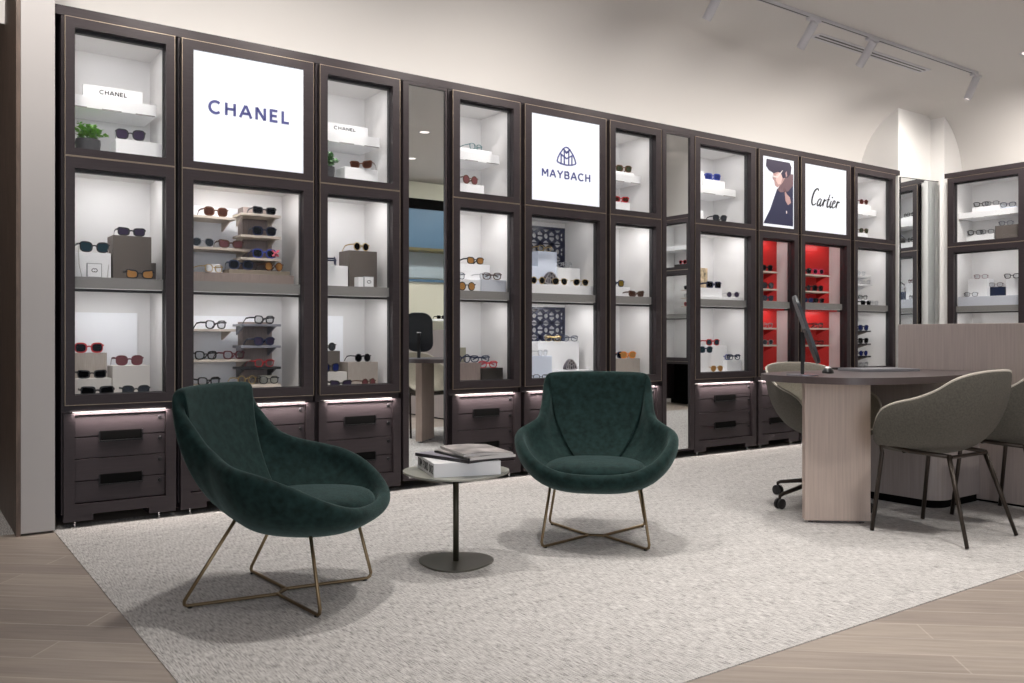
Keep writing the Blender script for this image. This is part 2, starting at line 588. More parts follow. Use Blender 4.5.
# ------------------------------------------------------------------ display cabinets
GZ = dict(u0=1.917, u1=2.522, l0=.672, l1=1.816)
def cabinet(x0, w, rail, sign=None, red=False, side=False, label='', upper_shelf=True, back_panel=None, dim=False, levels=None, drawers=True):
    """unit with a glazed upper door (or a lit sign), a glazed lower door and a drawer chest.
       local x runs along the wall, local y into it."""
    if side:
        root = empty('display_cabinet', (XR, x0, 0), -PI / 2)
    else:
        root = empty('display_cabinet', (x0, YD, 0))
    tag(root, label, 'cabinet', 'glazed display cabinets')
    D = .46
    s = .012
    # carcass with the dark jambs round both openings
    c = MB()
    c.box(-s, .016, .04, D, .07, 2.584).box(w - .016, w + s, .04, D, .07, 2.584)
    c.box(.016, w - .016, .04, D, 2.55, 2.584).box(.016, w - .016, .04, D, 1.852, 1.888).box(.016, w - .016, .04, D, .60, .645)
    c.box(.016, w - .016, .04, D, .585, .60)
    c.build('carcass', BRONZE, root)
    j = MB()
    gx0, gx1 = rail, w - rail
    for z0, z1 in ((GZ['u0'], GZ['u1']), (GZ['l0'], GZ['l1'])):
        if sign and z0 > 1.8:
            continue
        j.ring(.016, w - .016, z0 - .027, z1 + .027, gx0 + .004, gx1 - .004, z0 + .003, z1 - .014, .041, .072)
    j.build('jamb', JAMB, root)
    # interior linings
    def lining(z0, z1, nm='lining'):
        b = MB()
        b.box(.017, .024, .073, D, z0, z1).box(w - .024, w - .017, .073, D, z0, z1)
        b.box(.024, w - .024, D - .008, D, z0, z1).box(.024, w - .024, .073, D - .008, z0, z0 + .007).box(.024, w - .024, .073, D - .008, z1 - .007, z1)
        return b.build(nm, LINING, root)
    if not sign:
        lining(1.890, 2.548)
    lining(.646, 1.850)
    # doors
    def door(z0, z1, a, b_, glass=True):
        f = MB().ring(0, w, z0, z1, gx0, gx1, a, b_, 0, .038).build('door', BRONZE, root)
        MB().ring(-.0015, w + .0015, z0 - .0015, z1 + .0015, .0015, w - .0015, z0 + .0015, z1 - .0015, -.0012, .004).build('edge_trim', EDGE, f)
        if glass:
            MB().box(gx0 - .004, gx1 + .004, .028, .032, a - .004, b_ + .004).build('glass_pane', GLASS, f)
        return f
    up = door(1.877, 2.572, GZ['u0'], GZ['u1'], not sign)
    door(.622, 1.872, GZ['l0'], GZ['l1'])
    if sign:
        m_ = {'portrait': SIGNW2}.get(sign, SIGNW)
        p = MB().box(gx0, gx1, .008, .030, GZ['u0'], GZ['u1']).build('sign_panel', m_, up)
        cx, cz = w / 2, (GZ['u0'] + GZ['u1']) / 2
        q = MB()
        if sign == 'capitals':
            word(q, 'CHANEL', cx - .002, 2.193, .068, .455, .0135, .003, .008, .36)
            q.build('lettering', NAVY, up)
        elif sign == 'crest':
            word(q, 'MAYBACH', cx, 2.092, .052, .44, .0085, .003, .008, .30)
            q.build('lettering', NAVY, up)
            q = MB()
            crest(q, cx, 2.192, .170, .0085, .003, .008, .80)
            q.build('emblem', NAVY, up)
        elif sign == 'script':
            script(q, cx - .225, 2.155, .115, .003, .008)
            q.build('lettering', INK, up)
        elif sign == 'portrait':
            PW, PH = gx1 - gx0, GZ['u1'] - GZ['u0']
            def pp(nm, pts, m, d):
                MB().prism([(gx0 + a * PW, GZ['u0'] + b * PH) for a, b in pts], .0075 - d - .0012, .0075 - d, 'y').build(nm, m, up)
            ghair = mat('printed_black_hair', (.022, .018, .035), .5, emit=(.03, .02, .05), es=.5)
            gskin = mat('printed_skin', (.36, .23, .22), .5, emit=(.36, .22, .22), es=.30)
            gshad = mat('printed_skin_shade', (.13, .08, .09), .5, emit=(.13, .08, .10), es=.25)
            gjac = mat('printed_navy_jacket', (.016, .018, .045), .5, emit=(.03, .03, .07), es=.4)
            glt = mat('printed_highlight', (.55, .50, .50), .5, emit=(.6, .55, .55), es=.2)
            pp('printed_jacket', [(.03, .04), (.97, .04), (.97, .72), (.80, .60), (.62, .54), (.46, .56), (.36, .42), (.24, .25)], gjac, 0)
            pp('printed_neck', [(.46, .55), (.58, .64), (.72, .74), (.84, .80), (.97, .80), (.97, .64), (.80, .54), (.55, .51)], gshad, .0014)
            pp('printed_face', [(.30, .82), (.33, .74), (.30, .70), (.36, .66), (.38, .60), (.46, .575), (.52, .60), (.60, .64), (.72, .74), (.74, .86), (.5, .9)], gskin, .0028)
            pp('printed_cheek', [(.40, .68), (.47, .62), (.55, .63), (.62, .74), (.52, .80), (.42, .76)], mat('printed_skin_light', (.55, .38, .36), .5, emit=(.5, .34, .32), es=.3), .0042)
            pp('printed_hair', [(.11, .96), (.09, .86), (.18, .80), (.34, .77), (.46, .80), (.56, .79), (.62, .72), (.78, .74), (.88, .80), (.90, .90), (.84, .96)], ghair, .0056)
            pp('printed_ear', [(.70, .80), (.74, .83), (.76, .76), (.72, .74)], gskin, .0070)
            pp('printed_spectacles', [(.28, .735), (.44, .735), (.60, .83), (.62, .83), (.46, .71), (.30, .71)], glt, .0070)
            pp('printed_hand', [(.68, .58), (.76, .50), (.86, .46), (.90, .38), (.80, .34), (.72, .40)], gskin, .0014)
            pp('printed_pendant', [(.74, .255), (.77, .255), (.77, .215), (.74, .215)], glt, .0014)
    # shelves
    MB().box(.0165, w - .0165, .048, D - .01, 1.215, 1.272).build('shelf', SHELFM, root)
    if upper_shelf and not sign:
        sh = MB().box(.030, w - .055, .17, D - .009, 2.168, 2.230).build('display_shelf', WHITE, root)
        k = w - .085
        for a in (0, .38, .76):
            MB().box(.03 + a * k, .03 + (a + .22) * k, .167, .1705, 2.166, 2.171).build('light_channel', SHELFM, sh)
    # led strips
    comps = []
    if not sign:
        comps.append((2.541, .62, 1.2))
    comps += [(1.842, 1.9, 2.6), (1.213, 1.0, 1.6)]
    lv = levels or (1, 1, 1)
    if sign:
        lv = lv[1:]
    for (z, k, p), q_ in zip(comps, lv):
        st = MB().box(.03, w - .03, .078, .086, z - .014, z).build('light_housing', JAMB, root)
        MB().box(.04, w - .04, .0865, .096, z - .005, z).build('light_strip', LED, st)
        l = lamp('cabinet_light', 'AREA', (0, 0, 0), p * q_ * w * (0.6 if dim else 1.0), (1.0, .975, .965), shape='RECTANGLE', size=w - .22, size_y=.05)
        l.parent = root
        l.location = (w / 2, .15, z - .016)
        l.rotation_euler = (math.radians(16), 0, 0)
    if not sign:
        l = lamp('cabinet_light', 'AREA', (0, 0, 0), .5 * w * (0.6 if dim else 1), (.97, .98, 1.0), shape='RECTANGLE', size=w - .16, size_y=.04)
        l.parent = root
        l.location = (w / 2 - .01, .21, 2.160)
        l.rotation_euler = (math.radians(10), 0, 0)
    # back panels
    if back_panel:
        for (a, b_, z0, z1) in back_panel:
            MB().box(a, b_, D - .035, D - .009, z0, z1).build('back_panel', RED if red else LININGB, root)
    if red:
        b = MB()
        for z0, z1 in ((.66, 1.21), (1.276, 1.838)):
            b.box(.0245, w - .0245, .215, .235, z0, z1)
        b.build('back_panel', RED, root)
        b = MB()
        for z0, z1 in ((.66, 1.21), (1.276, 1.838)):
            b.prism([(.10, z1), (w * .62, z1), (D, z1)][:0] or [(.0245, z1 - .012), (w - .10, z1 - .012), (w - .10, z1), (.0245, z1)], .075, .214, 'y')
        b.build('red_soffit', RED, root)
    # drawer chest
    if drawers:
        f = MB()
        f.ring(-.006, w + .006, .068, .582, .045, w - .045, .121, .572, .0, .03)
        f.box(-.006, .01, .03, .44, .068, .582).box(w - .01, w + .006, .03, .44, .068, .582).box(.01, w - .01, .03, .44, .068, .08)
        f.build('chest_frame', BRONZE, root)
        zs = [.569, .4575, .3465, .235, .124]
        for k in range(4):
            dr = MB().box(.047, w - .047, .018 + .002 * (k % 2), .05, zs[k + 1] + .0015, zs[k] - .0015, .002).build('drawer', BRONZE, root)
            lk = MB()
            lk.M = Matrix.Translation((w - .072, .018, zs[k] - .028)) @ Matrix.Rotation(PI / 2, 4, 'X')
            lk.lathe([(.011, -.004), (.011, .004), (.0085, .006), (.004, .006), (.004, .003)], 16)
            lk.build('lock', BLACKM, dr)
            if k % 2 == 0:
                h = MB()
                hx = w / 2
                zc = zs[k + 1]
                hw = .10 if w < .6 else .125
                h.box(hx - hw, hx + hw, .012, .019, zc - .022, zc + .026)
                h.build('handle_recess', BLACKGAP, dr)
                h = MB()
                h.box(hx - hw - .006, hx + hw + .006, .004, .018, zc - .030, zc - .022, .001).box(hx - hw - .006, hx - hw, .008, .018, zc - .03, zc + .026).box(hx + hw, hx + hw + .006, .008, .018, zc - .03, zc + .026)
                h.build('handle', BLACKM, dr)
        for a in (0, 1):
            fx0 = -.006 if a == 0 else w - .13
            ft = MB().box(fx0, fx0 + .136, .004, .40, .036, .068).build('foot', BRONZE, root)
            gl = MB().lathe([(.011, .0), (.011, .005), (.004, .007), (.004, .037)], 12, (fx0 + .055, .03)).build('glide', CHROME, ft)
            gl.location = (0, 0, .0040)
            gl.scale = (1, 1, .8)
        MB().box(.04, w - .04, .030, .040, .5825, .5845).build('light_strip', LEDW, root)
        l = lamp('chest_light', 'AREA', (0, 0, 0), 3.0 * w, (1.0, .90, .85), shape='RECTANGLE', size=w - .08, size_y=.012)
        l.parent = root
        l.location = (w / 2, -.013, .586)
        l.rotation_euler = (math.radians(32), 0, 0)
        l.data.spread = math.radians(130)
    return root

CABS = {
    'C1': (.694, .528, .045), 'C2': (1.259, .745, .060), 'C3': (2.044, .530, .049), 'C4': (2.961, .540, .055),
    'C5': (3.543, .742, .059), 'C6': (4.325, .530, .056), 'C7': (5.236, .745, .061), 'C8': (6.021, .540, .055),
    'C9': (6.603, .745, .058), 'C10': (7.415, .690, .05)}
def c(n, **kw):
    x0, w, r = CABS[n]
    return cabinet(x0, w, r, **kw)
c('C1', label='narrow bronze-framed glass cabinet beside the pale pilaster, leafy plant on its top level', back_panel=[(.03, .43, .66, 1.10)])
c('C2', sign='capitals', label='wide bronze cabinet under the lit sign with bold blue capitals and no emblem', back_panel=[(.03, .55, 1.276, 1.74), (.03, .55, .66, 1.09)])
c('C3', label='narrow bronze-framed glass cabinet on the left side of the first slim mirror', back_panel=[(.03, .34, .66, 1.10)])
c('C4', label='narrow bronze-framed glass cabinet on the right side of the first slim mirror', back_panel=[(.03, .24, .66, 1.10)])
c('C5', sign='crest', label='wide bronze cabinet under the lit sign with the triangular double-letter crest', levels=(1, .35, 1.6))
c('C6', label='narrow bronze-framed glass cabinet between the crest sign and the second slim mirror')
c('C7', label='wide glass cabinet right of the second slim mirror, closed glass doors up and down')
c('C8', sign='portrait', red=True, levels=(1, .5, .65), label='narrow red-backed cabinet under the lit portrait photograph')
c('C9', sign='script', red=True, levels=(1, .5, .65), label='wide red-backed cabinet under the lit sign with flowing script')
c('C10', levels=(1, .65, .8), label='last glass cabinet of the long wall, beside the cream boxed corner')
SIDEC = [4.650, 3.865, 3.080, 2.295, 1.510]
SL = ['side wall glass cabinet nearest the cream boxed corner, white riser blocks inside',
      'side wall glass cabinet cut off by the right picture edge',
      'side wall glass cabinet, third from the boxed corner',
      'side wall glass cabinet, fourth from the boxed corner',
      'side wall glass cabinet that shows in the second slim mirror']
for k, y in enumerate(SIDEC):
    cabinet(y, .745, .060, side=True, label=SL[k], dim=True, drawers=k != 4)

# tall mirrors
def mirror(x0, x1, gx0, gx1, label):
    r = empty('wall_mirror', (x0, YD, 0))
    tag(r, label, 'mirror')
    w = x1 - x0
    MB().ring(0, w, .06, 2.572, gx0 - x0, gx1 - x0, .072, 2.555, .0, .05).build('mirror_frame', BRONZE, r)
    MB().box(gx0 - x0 - .006, gx1 - x0 + .006, .012, .018, .066, 2.560).build('mirror_glass', MIRROR, r)
    return r
mirror(2.597, 2.918, 2.637, 2.904, 'slim full-height mirror reflecting blue panels and the desk leg, behind the side table')
mirror(4.868, 5.226, 4.912, 5.177, 'slim full-height mirror reflecting the side wall cabinets, right of the second lounge chair')
r = empty('wall_mirror', (8.287, FAY + .004, 0), math.radians(-7.5))
tag(r, 'narrow mirror set in the cream boxed corner above the wooden screen', 'mirror')
MB().box(.0, .59, -.016, -.008, .02, 2.575).build('mirror_glass', MIRROR, r)
MB().box(.0, .008, -.020, -.001, .02, 2.58).box(.008, .59, -.020, -.001, 2.575, 2.58).box(0, .59, -.008, -.001, .02, 2.575).build('mirror_frame', BLACKM, r)

# ------------------------------------------------------------------ eyewear
def se(a, b, n, N=22, cat=0, avi=0, side=1):
    pts = []
    for k in range(N):
        t = 2 * PI * k / N
        ct, st = math.cos(t), math.sin(t)
        x = a * math.copysign(abs(ct) ** (2 / n), ct)
        z = b * math.copysign(abs(st) ** (2 / n), st)
        if cat and z > 0:
            z += cat * b * max(0, x / a) ** 1.5
            x *= 1 + cat * .18 * z / b
        if avi:
            x *= 1 - avi * max(0, -z / b) * .5
            x += avi * a * .15 * (-z / b)
        pts.append((side * x, z))
    return pts
# a, b, n, cat, avi, rim
STY = {
    'round': (.0235, .0235, 2, 0, 0, .0032), 'biground': (.026, .026, 2, 0, 0, .004), 'square': (.0275, .0225, 2.6, .12, 0, .0045),
    'rect': (.0275, .0165, 3.2, .28, 0, .0045), 'cat': (.0275, .0185, 2.6, .45, 0, .0045), 'butterfly': (.029, .0235, 2.5, .22, 0, .0045),
    'aviator': (.0275, .0235, 2.6, 0, .5, .0024), 'thin': (.0265, .0205, 2.6, .1, 0, .0024), 'optic': (.0265, .020, 2.6, .22, 0, .0042),
    'mask': (.0310, .021, 4, .1, 0, .006)}
FCOL = {'black': (.010, .010, .012), 'navy': (.012, .02, .06), 'tortoise': (.10, .035, .014), 'brown': (.09, .045, .03), 'red': (.50, .012, .02), 'gold': (.55, .40, .18),
        'amber': (.50, .20, .03), 'orange': (.75, .22, .02), 'pink': (.75, .05, .16), 'silver': (.5, .5, .52), 'teal': (.05, .16, .17), 'maroon': (.14, .02, .03), 'clear': (.55, .53, .52), 'white': (.75, .75, .75), 'blue': (.04, .06, .30)}
LCOL = {'black': (.010, .010, .012), 'grey': (.09, .10, .12), 'purple': (.13, .10, .18), 'teal': (.05, .11, .14), 'amber': (1.0, .50, .16), 'brown': (.12, .05, .035), 'rose': (.45, .17, .18),
        'yellow': (.55, .36, .06), 'green': (.09, .11, .07), 'blue': (.05, .07, .30), 'clear': None}
CACHE = {}
LENSCLEAR = glass_mat('demo_lens', (.95, .96, .97), .05)
def spec_mats(f, l):
    fm = mat('rim_' + f, FCOL[f], .3, .8 if f in ('gold', 'silver') else 0, coat=.1)
    lm = LENSCLEAR if l == 'clear' else mat('lens_' + l, tuple(v * .4 for v in LCOL[l]), .12, 0, .25)
    return fm, lm
def eyewear_proto(style, f, l, fold):
    key = (style, f, l, fold)
    if key in CACHE:
        return CACHE[key]
    a, b, n, cat, avi, t = STY[style]
    a, b, t = a * .85, b * .92, t * 1.5
    fm, lm = spec_mats(f, l)
    cx = .0085 + t + a
    zc = b + t
    root = empty('eyeglasses' if l == 'clear' else 'sunglasses')
    fr = MB()
    for sd in (-1, 1):
        I = se(a, b, n, 22, cat, avi, sd)
        O = se(a + t, b + t, n, 22, cat, avi, sd)
        rows = []
        for (ix, iz), (ox, oz) in zip(I, O):
            yo = .0035 * (abs(ix + sd * cx) / .06) ** 2
            rows.append([fr.bm.verts.new(v) for v in ((sd * cx + ox, -.002 + yo, zc + oz), (sd * cx + ix, -.002 + yo, zc + iz), (sd * cx + ix, .002 + yo, zc + iz), (sd * cx + ox, .002 + yo, zc + oz))])
        for k in range(22):
            A, B = rows[k], rows[(k + 1) % 22]
            for j in range(4):
                fr.bm.faces.new([A[j], A[(j + 1) % 4], B[(j + 1) % 4], B[j]])
        hz = zc + b * (.55 + cat * .5)
        fr.box(min(sd * (cx + a), sd * (cx + a + t + .004)), max(sd * (cx + a), sd * (cx + a + t + .004)), -.001, .006, hz - .0035, hz + .0035)
    zb = zc + b * .30
    rb = max(.0012, t * .55)
    fr.tube([(-.0095, 0, zb - .001), (-.004, -.001, zb + .002), (.004, -.001, zb + .002), (.0095, 0, zb - .001)], rb, 6)
    fr.build('frame', fm, root)
    for sd in (-1, 1):
        le = MB()
        P = [(sd * cx + x, zc + z) for x, z in se(a + t * .3, b + t * .3, n, 22, cat, avi, sd)]
        le.prism(P, .0005, .0016, 'y')
        o = le.build('lens', lm, root)
    for sd in (-1, 1):
        tm = MB()
        hx = sd * (cx + a + t + .0025)
        hz = zc + b * (.55 + cat * .5)
        tk = (.0012, max(.0016, t * .75))
        if fold:
            y0 = .007 if sd < 0 else .011
            tm.tube([(hx, .003, hz), (hx - sd * .004, y0, hz), (hx - sd * .088, y0 + .003, hz * .9), (hx - sd * .118, y0 + .004, hz * .55)], 1, 6, flat=tk)
        else:
            tm.tube([(hx, .003, hz), (hx, .05, hz + .001), (hx - sd * .003, .090, hz - .003), (hx - sd * .006, .112, hz * .55), (hx - sd * .009, .132, .003)], 1, 6, flat=tk)
        tm.build('temple', fm, root)
    CACHE[key] = [root, False]
    return CACHE[key]
def spectacles(loc, style, f, l, yaw, label, fold=False, rzbase=0, scale=1.0):
    e = eyewear_proto(style, f, l, fold)
    if e[1]:
        src = e[0]
        r = src.copy()
        COL.objects.link(r)
        for ch in list(src.children):
            k = ch.copy()
            COL.objects.link(k)
            k.parent = r
    else:
        r = e[0]
        e[1] = True
    r.location = loc
    r.rotation_euler = (0, 0, rzbase + math.radians(yaw))
    r.scale = (scale,) * 3
    tag(r, label, 'glasses', 'spectacles and sunglasses on display')
    return r

# ------------------------------------------------------------------ display blocks and what stands on them
LOCN = {'C1': 'plant cabinet by the pilaster', 'C2': 'bold-capitals sign cabinet', 'C3': 'cabinet left of first mirror', 'C4': 'cabinet right of first mirror',
        'C5': 'crest sign cabinet', 'C6': 'cabinet left of second mirror', 'C7': 'cabinet right of second mirror', 'C8': 'portrait cabinet',
        'C9': 'script sign cabinet', 'C10': 'end cabinet by boxed corner', 'R1': 'side wall cabinet'}
F0, F1, F2, F3 = .6535, 1.2725, 1.8975, 2.2305
TOPS = {}
def limits(cab):
    x0, w, r_ = CABS[cab]
    return x0 + .026, x0 + w - .026
def block(cab, key, p0, p1, pt, dy, th, zb, m, desc, name='riser_block', cat='display block', bev=.0015):
    Y = YD + dy
    lo, hi = limits(cab)
    a, b = max(lo, xa(p0, Y)), min(hi, xa(p1, Y))
    z = za((p0 + p1) / 2, pt, Y)
    o = MB().box(a, b, Y, min(Y + th, YD + .44), zb, z, bev).build(name, m)
    tag(o, desc + ', ' + LOCN[cab], cat, 'display blocks inside the cabinets')
    TOPS[cab + key] = (z + .0003, Y)
    return o
def spec(cab, px, on, dy, style, f, l, yaw, desc, fold=False):
    if isinstance(on, str):
        z, Y = TOPS[cab + on]
        Y += dy
    else:
        z, Y = on, YD + dy
    lo, hi = limits(cab)
    a_, b_, n_, c_, v_, t_ = STY[style]
    hw = (.0085 + 2 * a_ * .85 + t_ * 3 + .004) * math.cos(math.radians(yaw)) + .002
    sl = .12 * math.sin(math.radians(abs(yaw)))
    m0, m1 = (hw + (sl if yaw > 0 else 0), hw + (sl if yaw < 0 else 0))
    X = min(max(xa(px, Y), lo + m0), hi - m1)
    return spectacles((X, Y, z), style, f, l, yaw, desc + ', ' + LOCN[cab], fold)
def slab(cab, key, p0, p1, pt, dy, th, m, desc, edge=None):
    Y = YD + dy
    lo, hi = limits(cab)
    a, b = max(lo, xa(p0, Y)), min(hi, xa(p1, Y))
    z = za((p0 + p1) / 2, pt, Y)
    root = empty('display_ledge', ((a + b) / 2, Y, z - .014))
    hw = (b - a) / 2
    MB().box(-hw, hw, 0, th, 0, .014, .001).build('ledge_board', m, root)
    MB().prism([(.02, 0), (th - .002, 0), (th - .002, -.05)], -hw + .02, -hw + .028, 'x').prism([(.02, 0), (th - .002, 0), (th - .002, -.05)], hw - .028, hw - .02, 'x').build('ledge_bracket', edge or m, root)
    tag(root, desc + ', ' + LOCN[cab], 'shelf', 'small ledges inside the cabinets')
    TOPS[cab + key] = (z + .0003, Y)
    return root
def nameplate(cab, p0, p1, pt, dy, zb, desc):
    Y = YD + dy
    lo, hi = limits(cab)
    a, b = max(lo, xa(p0, Y)), min(hi, xa(p1, Y))
    z = za((p0 + p1) / 2, pt, Y)
    r = empty('name_plate', ((a + b) / 2, Y, zb))
    hw = (b - a) / 2
    MB().box(-hw, hw, 0, .022, 0, z - zb, .001).build('plate_body', WHITE, r)
    q = MB()
    word(q, 'CHANEL', 0.0, (z - zb) * .36, (z - zb) * .33, hw * .92, .0042, -.0012, .0002)
    q.build('lettering', INK, r)
    tag(r, desc + ', ' + LOCN[cab], 'sign', 'small white name plates')
def logocard(cab, p0, p1, pt, dy, zb, desc):
    Y = YD + dy
    a, b = xa(p0, Y), xa(p1, Y)
    z = za((p0 + p1) / 2, pt, Y)
    r = empty('logo_card', ((a + b) / 2, Y, zb))
    hw, h = (b - a) / 2, z - zb
    MB().box(-hw, hw, 0, .018, 0, h, .001).build('card_body', mat('card_grey_edge', (.35, .35, .36), .4), r)
    MB().box(-hw + .004, hw - .004, -.0006, .001, .004, h - .004).build('card_face', WHITE, r)
    q = MB()
    s = hw * .30
    strip(q, arc(-s * .42, h * .5, s * .8, s * .8, 40, 320), s * .30, -.0016, -.0005)
    strip(q, arc(s * .42, h * .5, s * .8, s * .8, -140, 140), s * .30, -.0016, -.0005)
    q.build('logo', INK, r)
    tag(r, desc + ', ' + LOCN[cab], 'card', 'small logo cards')

LEAF = mat('green_leaf', (.20, .42, .08), .5, noise=.5, nscale=40)
LEAF2 = mat('blue_green_leaf', (.14, .28, .12), .5, noise=.4, nscale=40)
POT = mat('dark_grey_pot', (.055, .055, .06), .7, noise=.2, nscale=30)
def plant(cab, px, py_rim, py_top, dy, zb, rad, lm, desc, n=90, spread=.075, seed=1):
    rnd = random.Random(seed)
    Y = YD + dy
    x = xa(px, Y)
    zr_ = za(px, py_rim, Y)
    zt = za(px, py_top, Y)
    r = empty('potted_plant', (x, Y, zb))
    h = zr_ - zb
    MB().lathe([(rad * .82, 0), (rad * .92, h * .4), (rad, h * .8), (rad * .97, h), (rad * .88, h), (rad * .86, h * .86)], 24).build('pot', POT, r, smooth=True, autos=40)
    st = MB()
    lf = MB()
    H = zt - zr_
    ns = 22
    for k in range(ns):
        an = 2 * PI * k / ns + rnd.uniform(-.2, .2)
        rr = spread * rnd.uniform(.25, 1)
        tip = Vector((rr * math.cos(an), rr * .8 * math.sin(an), h + H * (1.0 - .75 * (rr / spread) ** 2) * rnd.uniform(.75, 1)))
        base = Vector((rad * .3 * math.cos(an), rad * .3 * math.sin(an), h * .86))
        mid = (base + tip) / 2 + Vector((0, 0, .012))
        st.tube([base, mid, tip], .0012, 5)
        for j in range(n // ns + 6):
            t = rnd.uniform(.25, 1.05)
            p = base.lerp(mid, t * 2) if t < .5 else mid.lerp(tip, min(1, t * 2 - 1))
            d = Vector((rnd.uniform(-1, 1), rnd.uniform(-1, 1), rnd.uniform(-.1, 1))).normalized()
            sd = d.cross(Vector((0, 0, 1))).normalized()
            up = sd.cross(d)
            L, W = rnd.uniform(.018, .027), rnd.uniform(.008, .012)
            v = [lf.bm.verts.new(p + q) for q in (Vector((0, 0, 0)), d * L * .35 + sd * W + up * .002, d * L * .8 + sd * W * .7 + up * .001, d * L - up * .002, d * L * .8 - sd * W * .7 + up * .001, d * L * .35 - sd * W + up * .002)]
            lf.bm.faces.new(v)
    st.build('stems', LEAF2, r)
    lf.build('foliage', lm, r)
    tag(r, desc + ', ' + LOCN[cab], 'plant')

B, SP, SL_ = block, spec, slab
# C1
nameplate('C1', 83, 142.5, 88, .19, F3, 'white name plate with black capitals on the upper shelf')
plant('C1', 88, 140, 121.5, .20, F2, .062, LEAF, 'leafy green plant in a round dark pot', 150, .095, 3)
B('C1', 'a', 116, 163, 141, .12, .13, F2, WHITE, 'white block under the purple-lensed sunglasses')
SP('C1', 130.5, 'a', .006, 'butterfly', 'black', 'purple', -9, 'black butterfly sunglasses with purple lenses, top level')
B('C1', 'b', 74, 111, 252.5, .13, .12, F1, WHITE, 'white block behind the logo card')
teal_pair = SP('C1', 94.5, 'b', .006, 'butterfly', 'black', 'teal', 6, 'teal-lensed sunglasses with chain on the white block')
dz_ = TOPS['C1b'][0] - F1
ch_ = MB()
for sx in (-.078, .066):
    ch_.tube([(sx * .97, .012, .034), (sx * 1.02, -.008, .010), (sx * 1.0, -.012, -dz_ * .5), (sx * .86, -.020, -dz_ + .003)], .0016, 6)
ch_.build('neck_chain', mat('pale_chain', (.45, .43, .40), .3, .7), teal_pair)
logocard('C1', 87, 102, 263.2, .085, F1, 'small framed logo card on the middle shelf')
B('C1', 'c', 113, 151.5, 236, .13, .15, F1, TAUPE, 'tall taupe block on the middle shelf')
SP('C1', 131.5, 'c', .006, 'rect', 'black', 'purple', 0, 'black angular sunglasses on top of the tall taupe block')
B('C1', 'd', 150.5, 156, 263, .20, .08, F1, TAUPE, 'small brown block behind the amber-lensed pair')
SP('C1', 140, F1, .07, 'cat', 'black', 'amber', 0, 'black cat-eye sunglasses with amber lenses, front of middle shelf')
B('C1', 'e', 72, 107, 353, .22, .13, F0, LTAUPE, 'taupe block under the red sunglasses')
SP('C1', 89, 'e', .006, 'square', 'red', 'black', 0, 'red square sunglasses on the highest bottom-level block')
B('C1', 'f', 72, 111.5, 378.5, .15, .07, F0, WARMW, 'low pale block at lower level')
SP('C1', 92, 'f', .004, 'rect', 'black', 'black', 0, 'black rectangular sunglasses on the low pale block')
B('C1', 'g', 112.5, 150, 365.5, .17, .14, F0, WARMW, 'pale beige block under the maroon sunglasses')
SP('C1', 129.5, 'g', .006, 'square', 'maroon', 'rose', 3, 'maroon square sunglasses with rose lenses, bottom level')
SP('C1', 97.5, F0, .085, 'mask', 'black', 'black', 0, 'wide black sunglasses on the cabinet floor, under stepped blocks')
SP('C1', 136, F0, .10, 'square', 'black', 'grey', 0, 'black sunglasses with grey lenses on the cabinet floor')
# C2
TW = 'C2'
SL_(TW, 'a', 188, 236, 216, .23, .19, PALEWOOD, 'top free wooden ledge, middle level')
SP(TW, 216, 'a', .01, 'square', 'tortoise', 'brown', 4, 'large tortoise square sunglasses on the topmost free ledge')
SL_(TW, 'b', 188, 251, 247.5, .23, .19, PALEWOOD, 'long second wooden ledge, middle level')
SP(TW, 203, 'b', .008, 'aviator', 'silver', 'grey', 0, 'rimless grey-lensed aviators on the long second ledge')
SP(TW, 231, 'b', .008, 'cat', 'tortoise', 'rose', 0, 'brown cat-eye sunglasses on the long second ledge')
B(TW, 'tw', 243, 272, 208, .33, .11, F1 + .06, PINKT, 'upper wooden tower panel carrying three ledges')
B(TW, 'p0', 190, 294, 273.5, .16, .26, F1, PINKT, 'long wooden plinth on the middle shelf')
TOPS['C2p0'] = (TOPS['C2p0'][0], TOPS['C2p0'][1])
for kk, (py, st, f, l, yaw, d) in enumerate(((214, 'rect', 'black', 'black', 0, 'black rectangular sunglasses on the top ledge of the upper tower'),
                                 (235.5, 'square', 'navy', 'black', -4, 'navy sunglasses on the second ledge of the upper tower'),
                                 (258, 'square', 'blue', 'black', -4, 'blue sunglasses on the third ledge of the upper tower'))):
    SL_(TW, 't%d' % kk, 241, 281, py, .17, .155, PALEWOOD, ('top', 'middle', 'lowest')[kk] + ' tower ledge, middle level')
    SP(TW, 264.5, 't%d' % kk, .008, st, f, l, yaw, d)
Yb, zb_ = TOPS['C2t2'][1] + .004, TOPS['C2t2'][0]
r = empty('ribbon_bow', (xa(275, Yb), Yb - .010, zb_))
bw = MB()
for sx, sz in ((-1, .3), (1, .35), (-.8, -.35), (.8, -.4)):
    bw.tube([(0, 0, .032), (sx * .012, -.004, .032 + sz * .02), (sx * .020, 0, .032 + sz * .045), (sx * .010, .004, .032 + sz * .040), (0, 0, .032)], [.002, .005, .006, .004, .002], 6)
bw.tube([(0, -.002, .026), (0, -.004, .038)], .005, 8)
bw.tube([(0, 0, .03), (-.003, 0, .012), (-.004, 0, .001)], .0018, 6)
bw.build('bow_loops', FCOL and mat('red_white_ribbon', (.62, .10, .14), .6, noise=.9, nscale=60), r)
tag(r, 'small red and white ribbon bow beside the blue sunglasses, ' + LOCN[TW], 'bow')
B(TW, 'p1', 229, 290, 270.3, .19, .12, TOPS['C2p0'][0] - .0002, mat('dark_olive_wood', (.24, .20, .15), .5), 'thin dark wood slab on the long plinth')
SP(TW, 214, 'p0', .012, 'thin', 'gold', 'clear', 25, 'thin gold-rimmed glasses on the long wooden plinth')
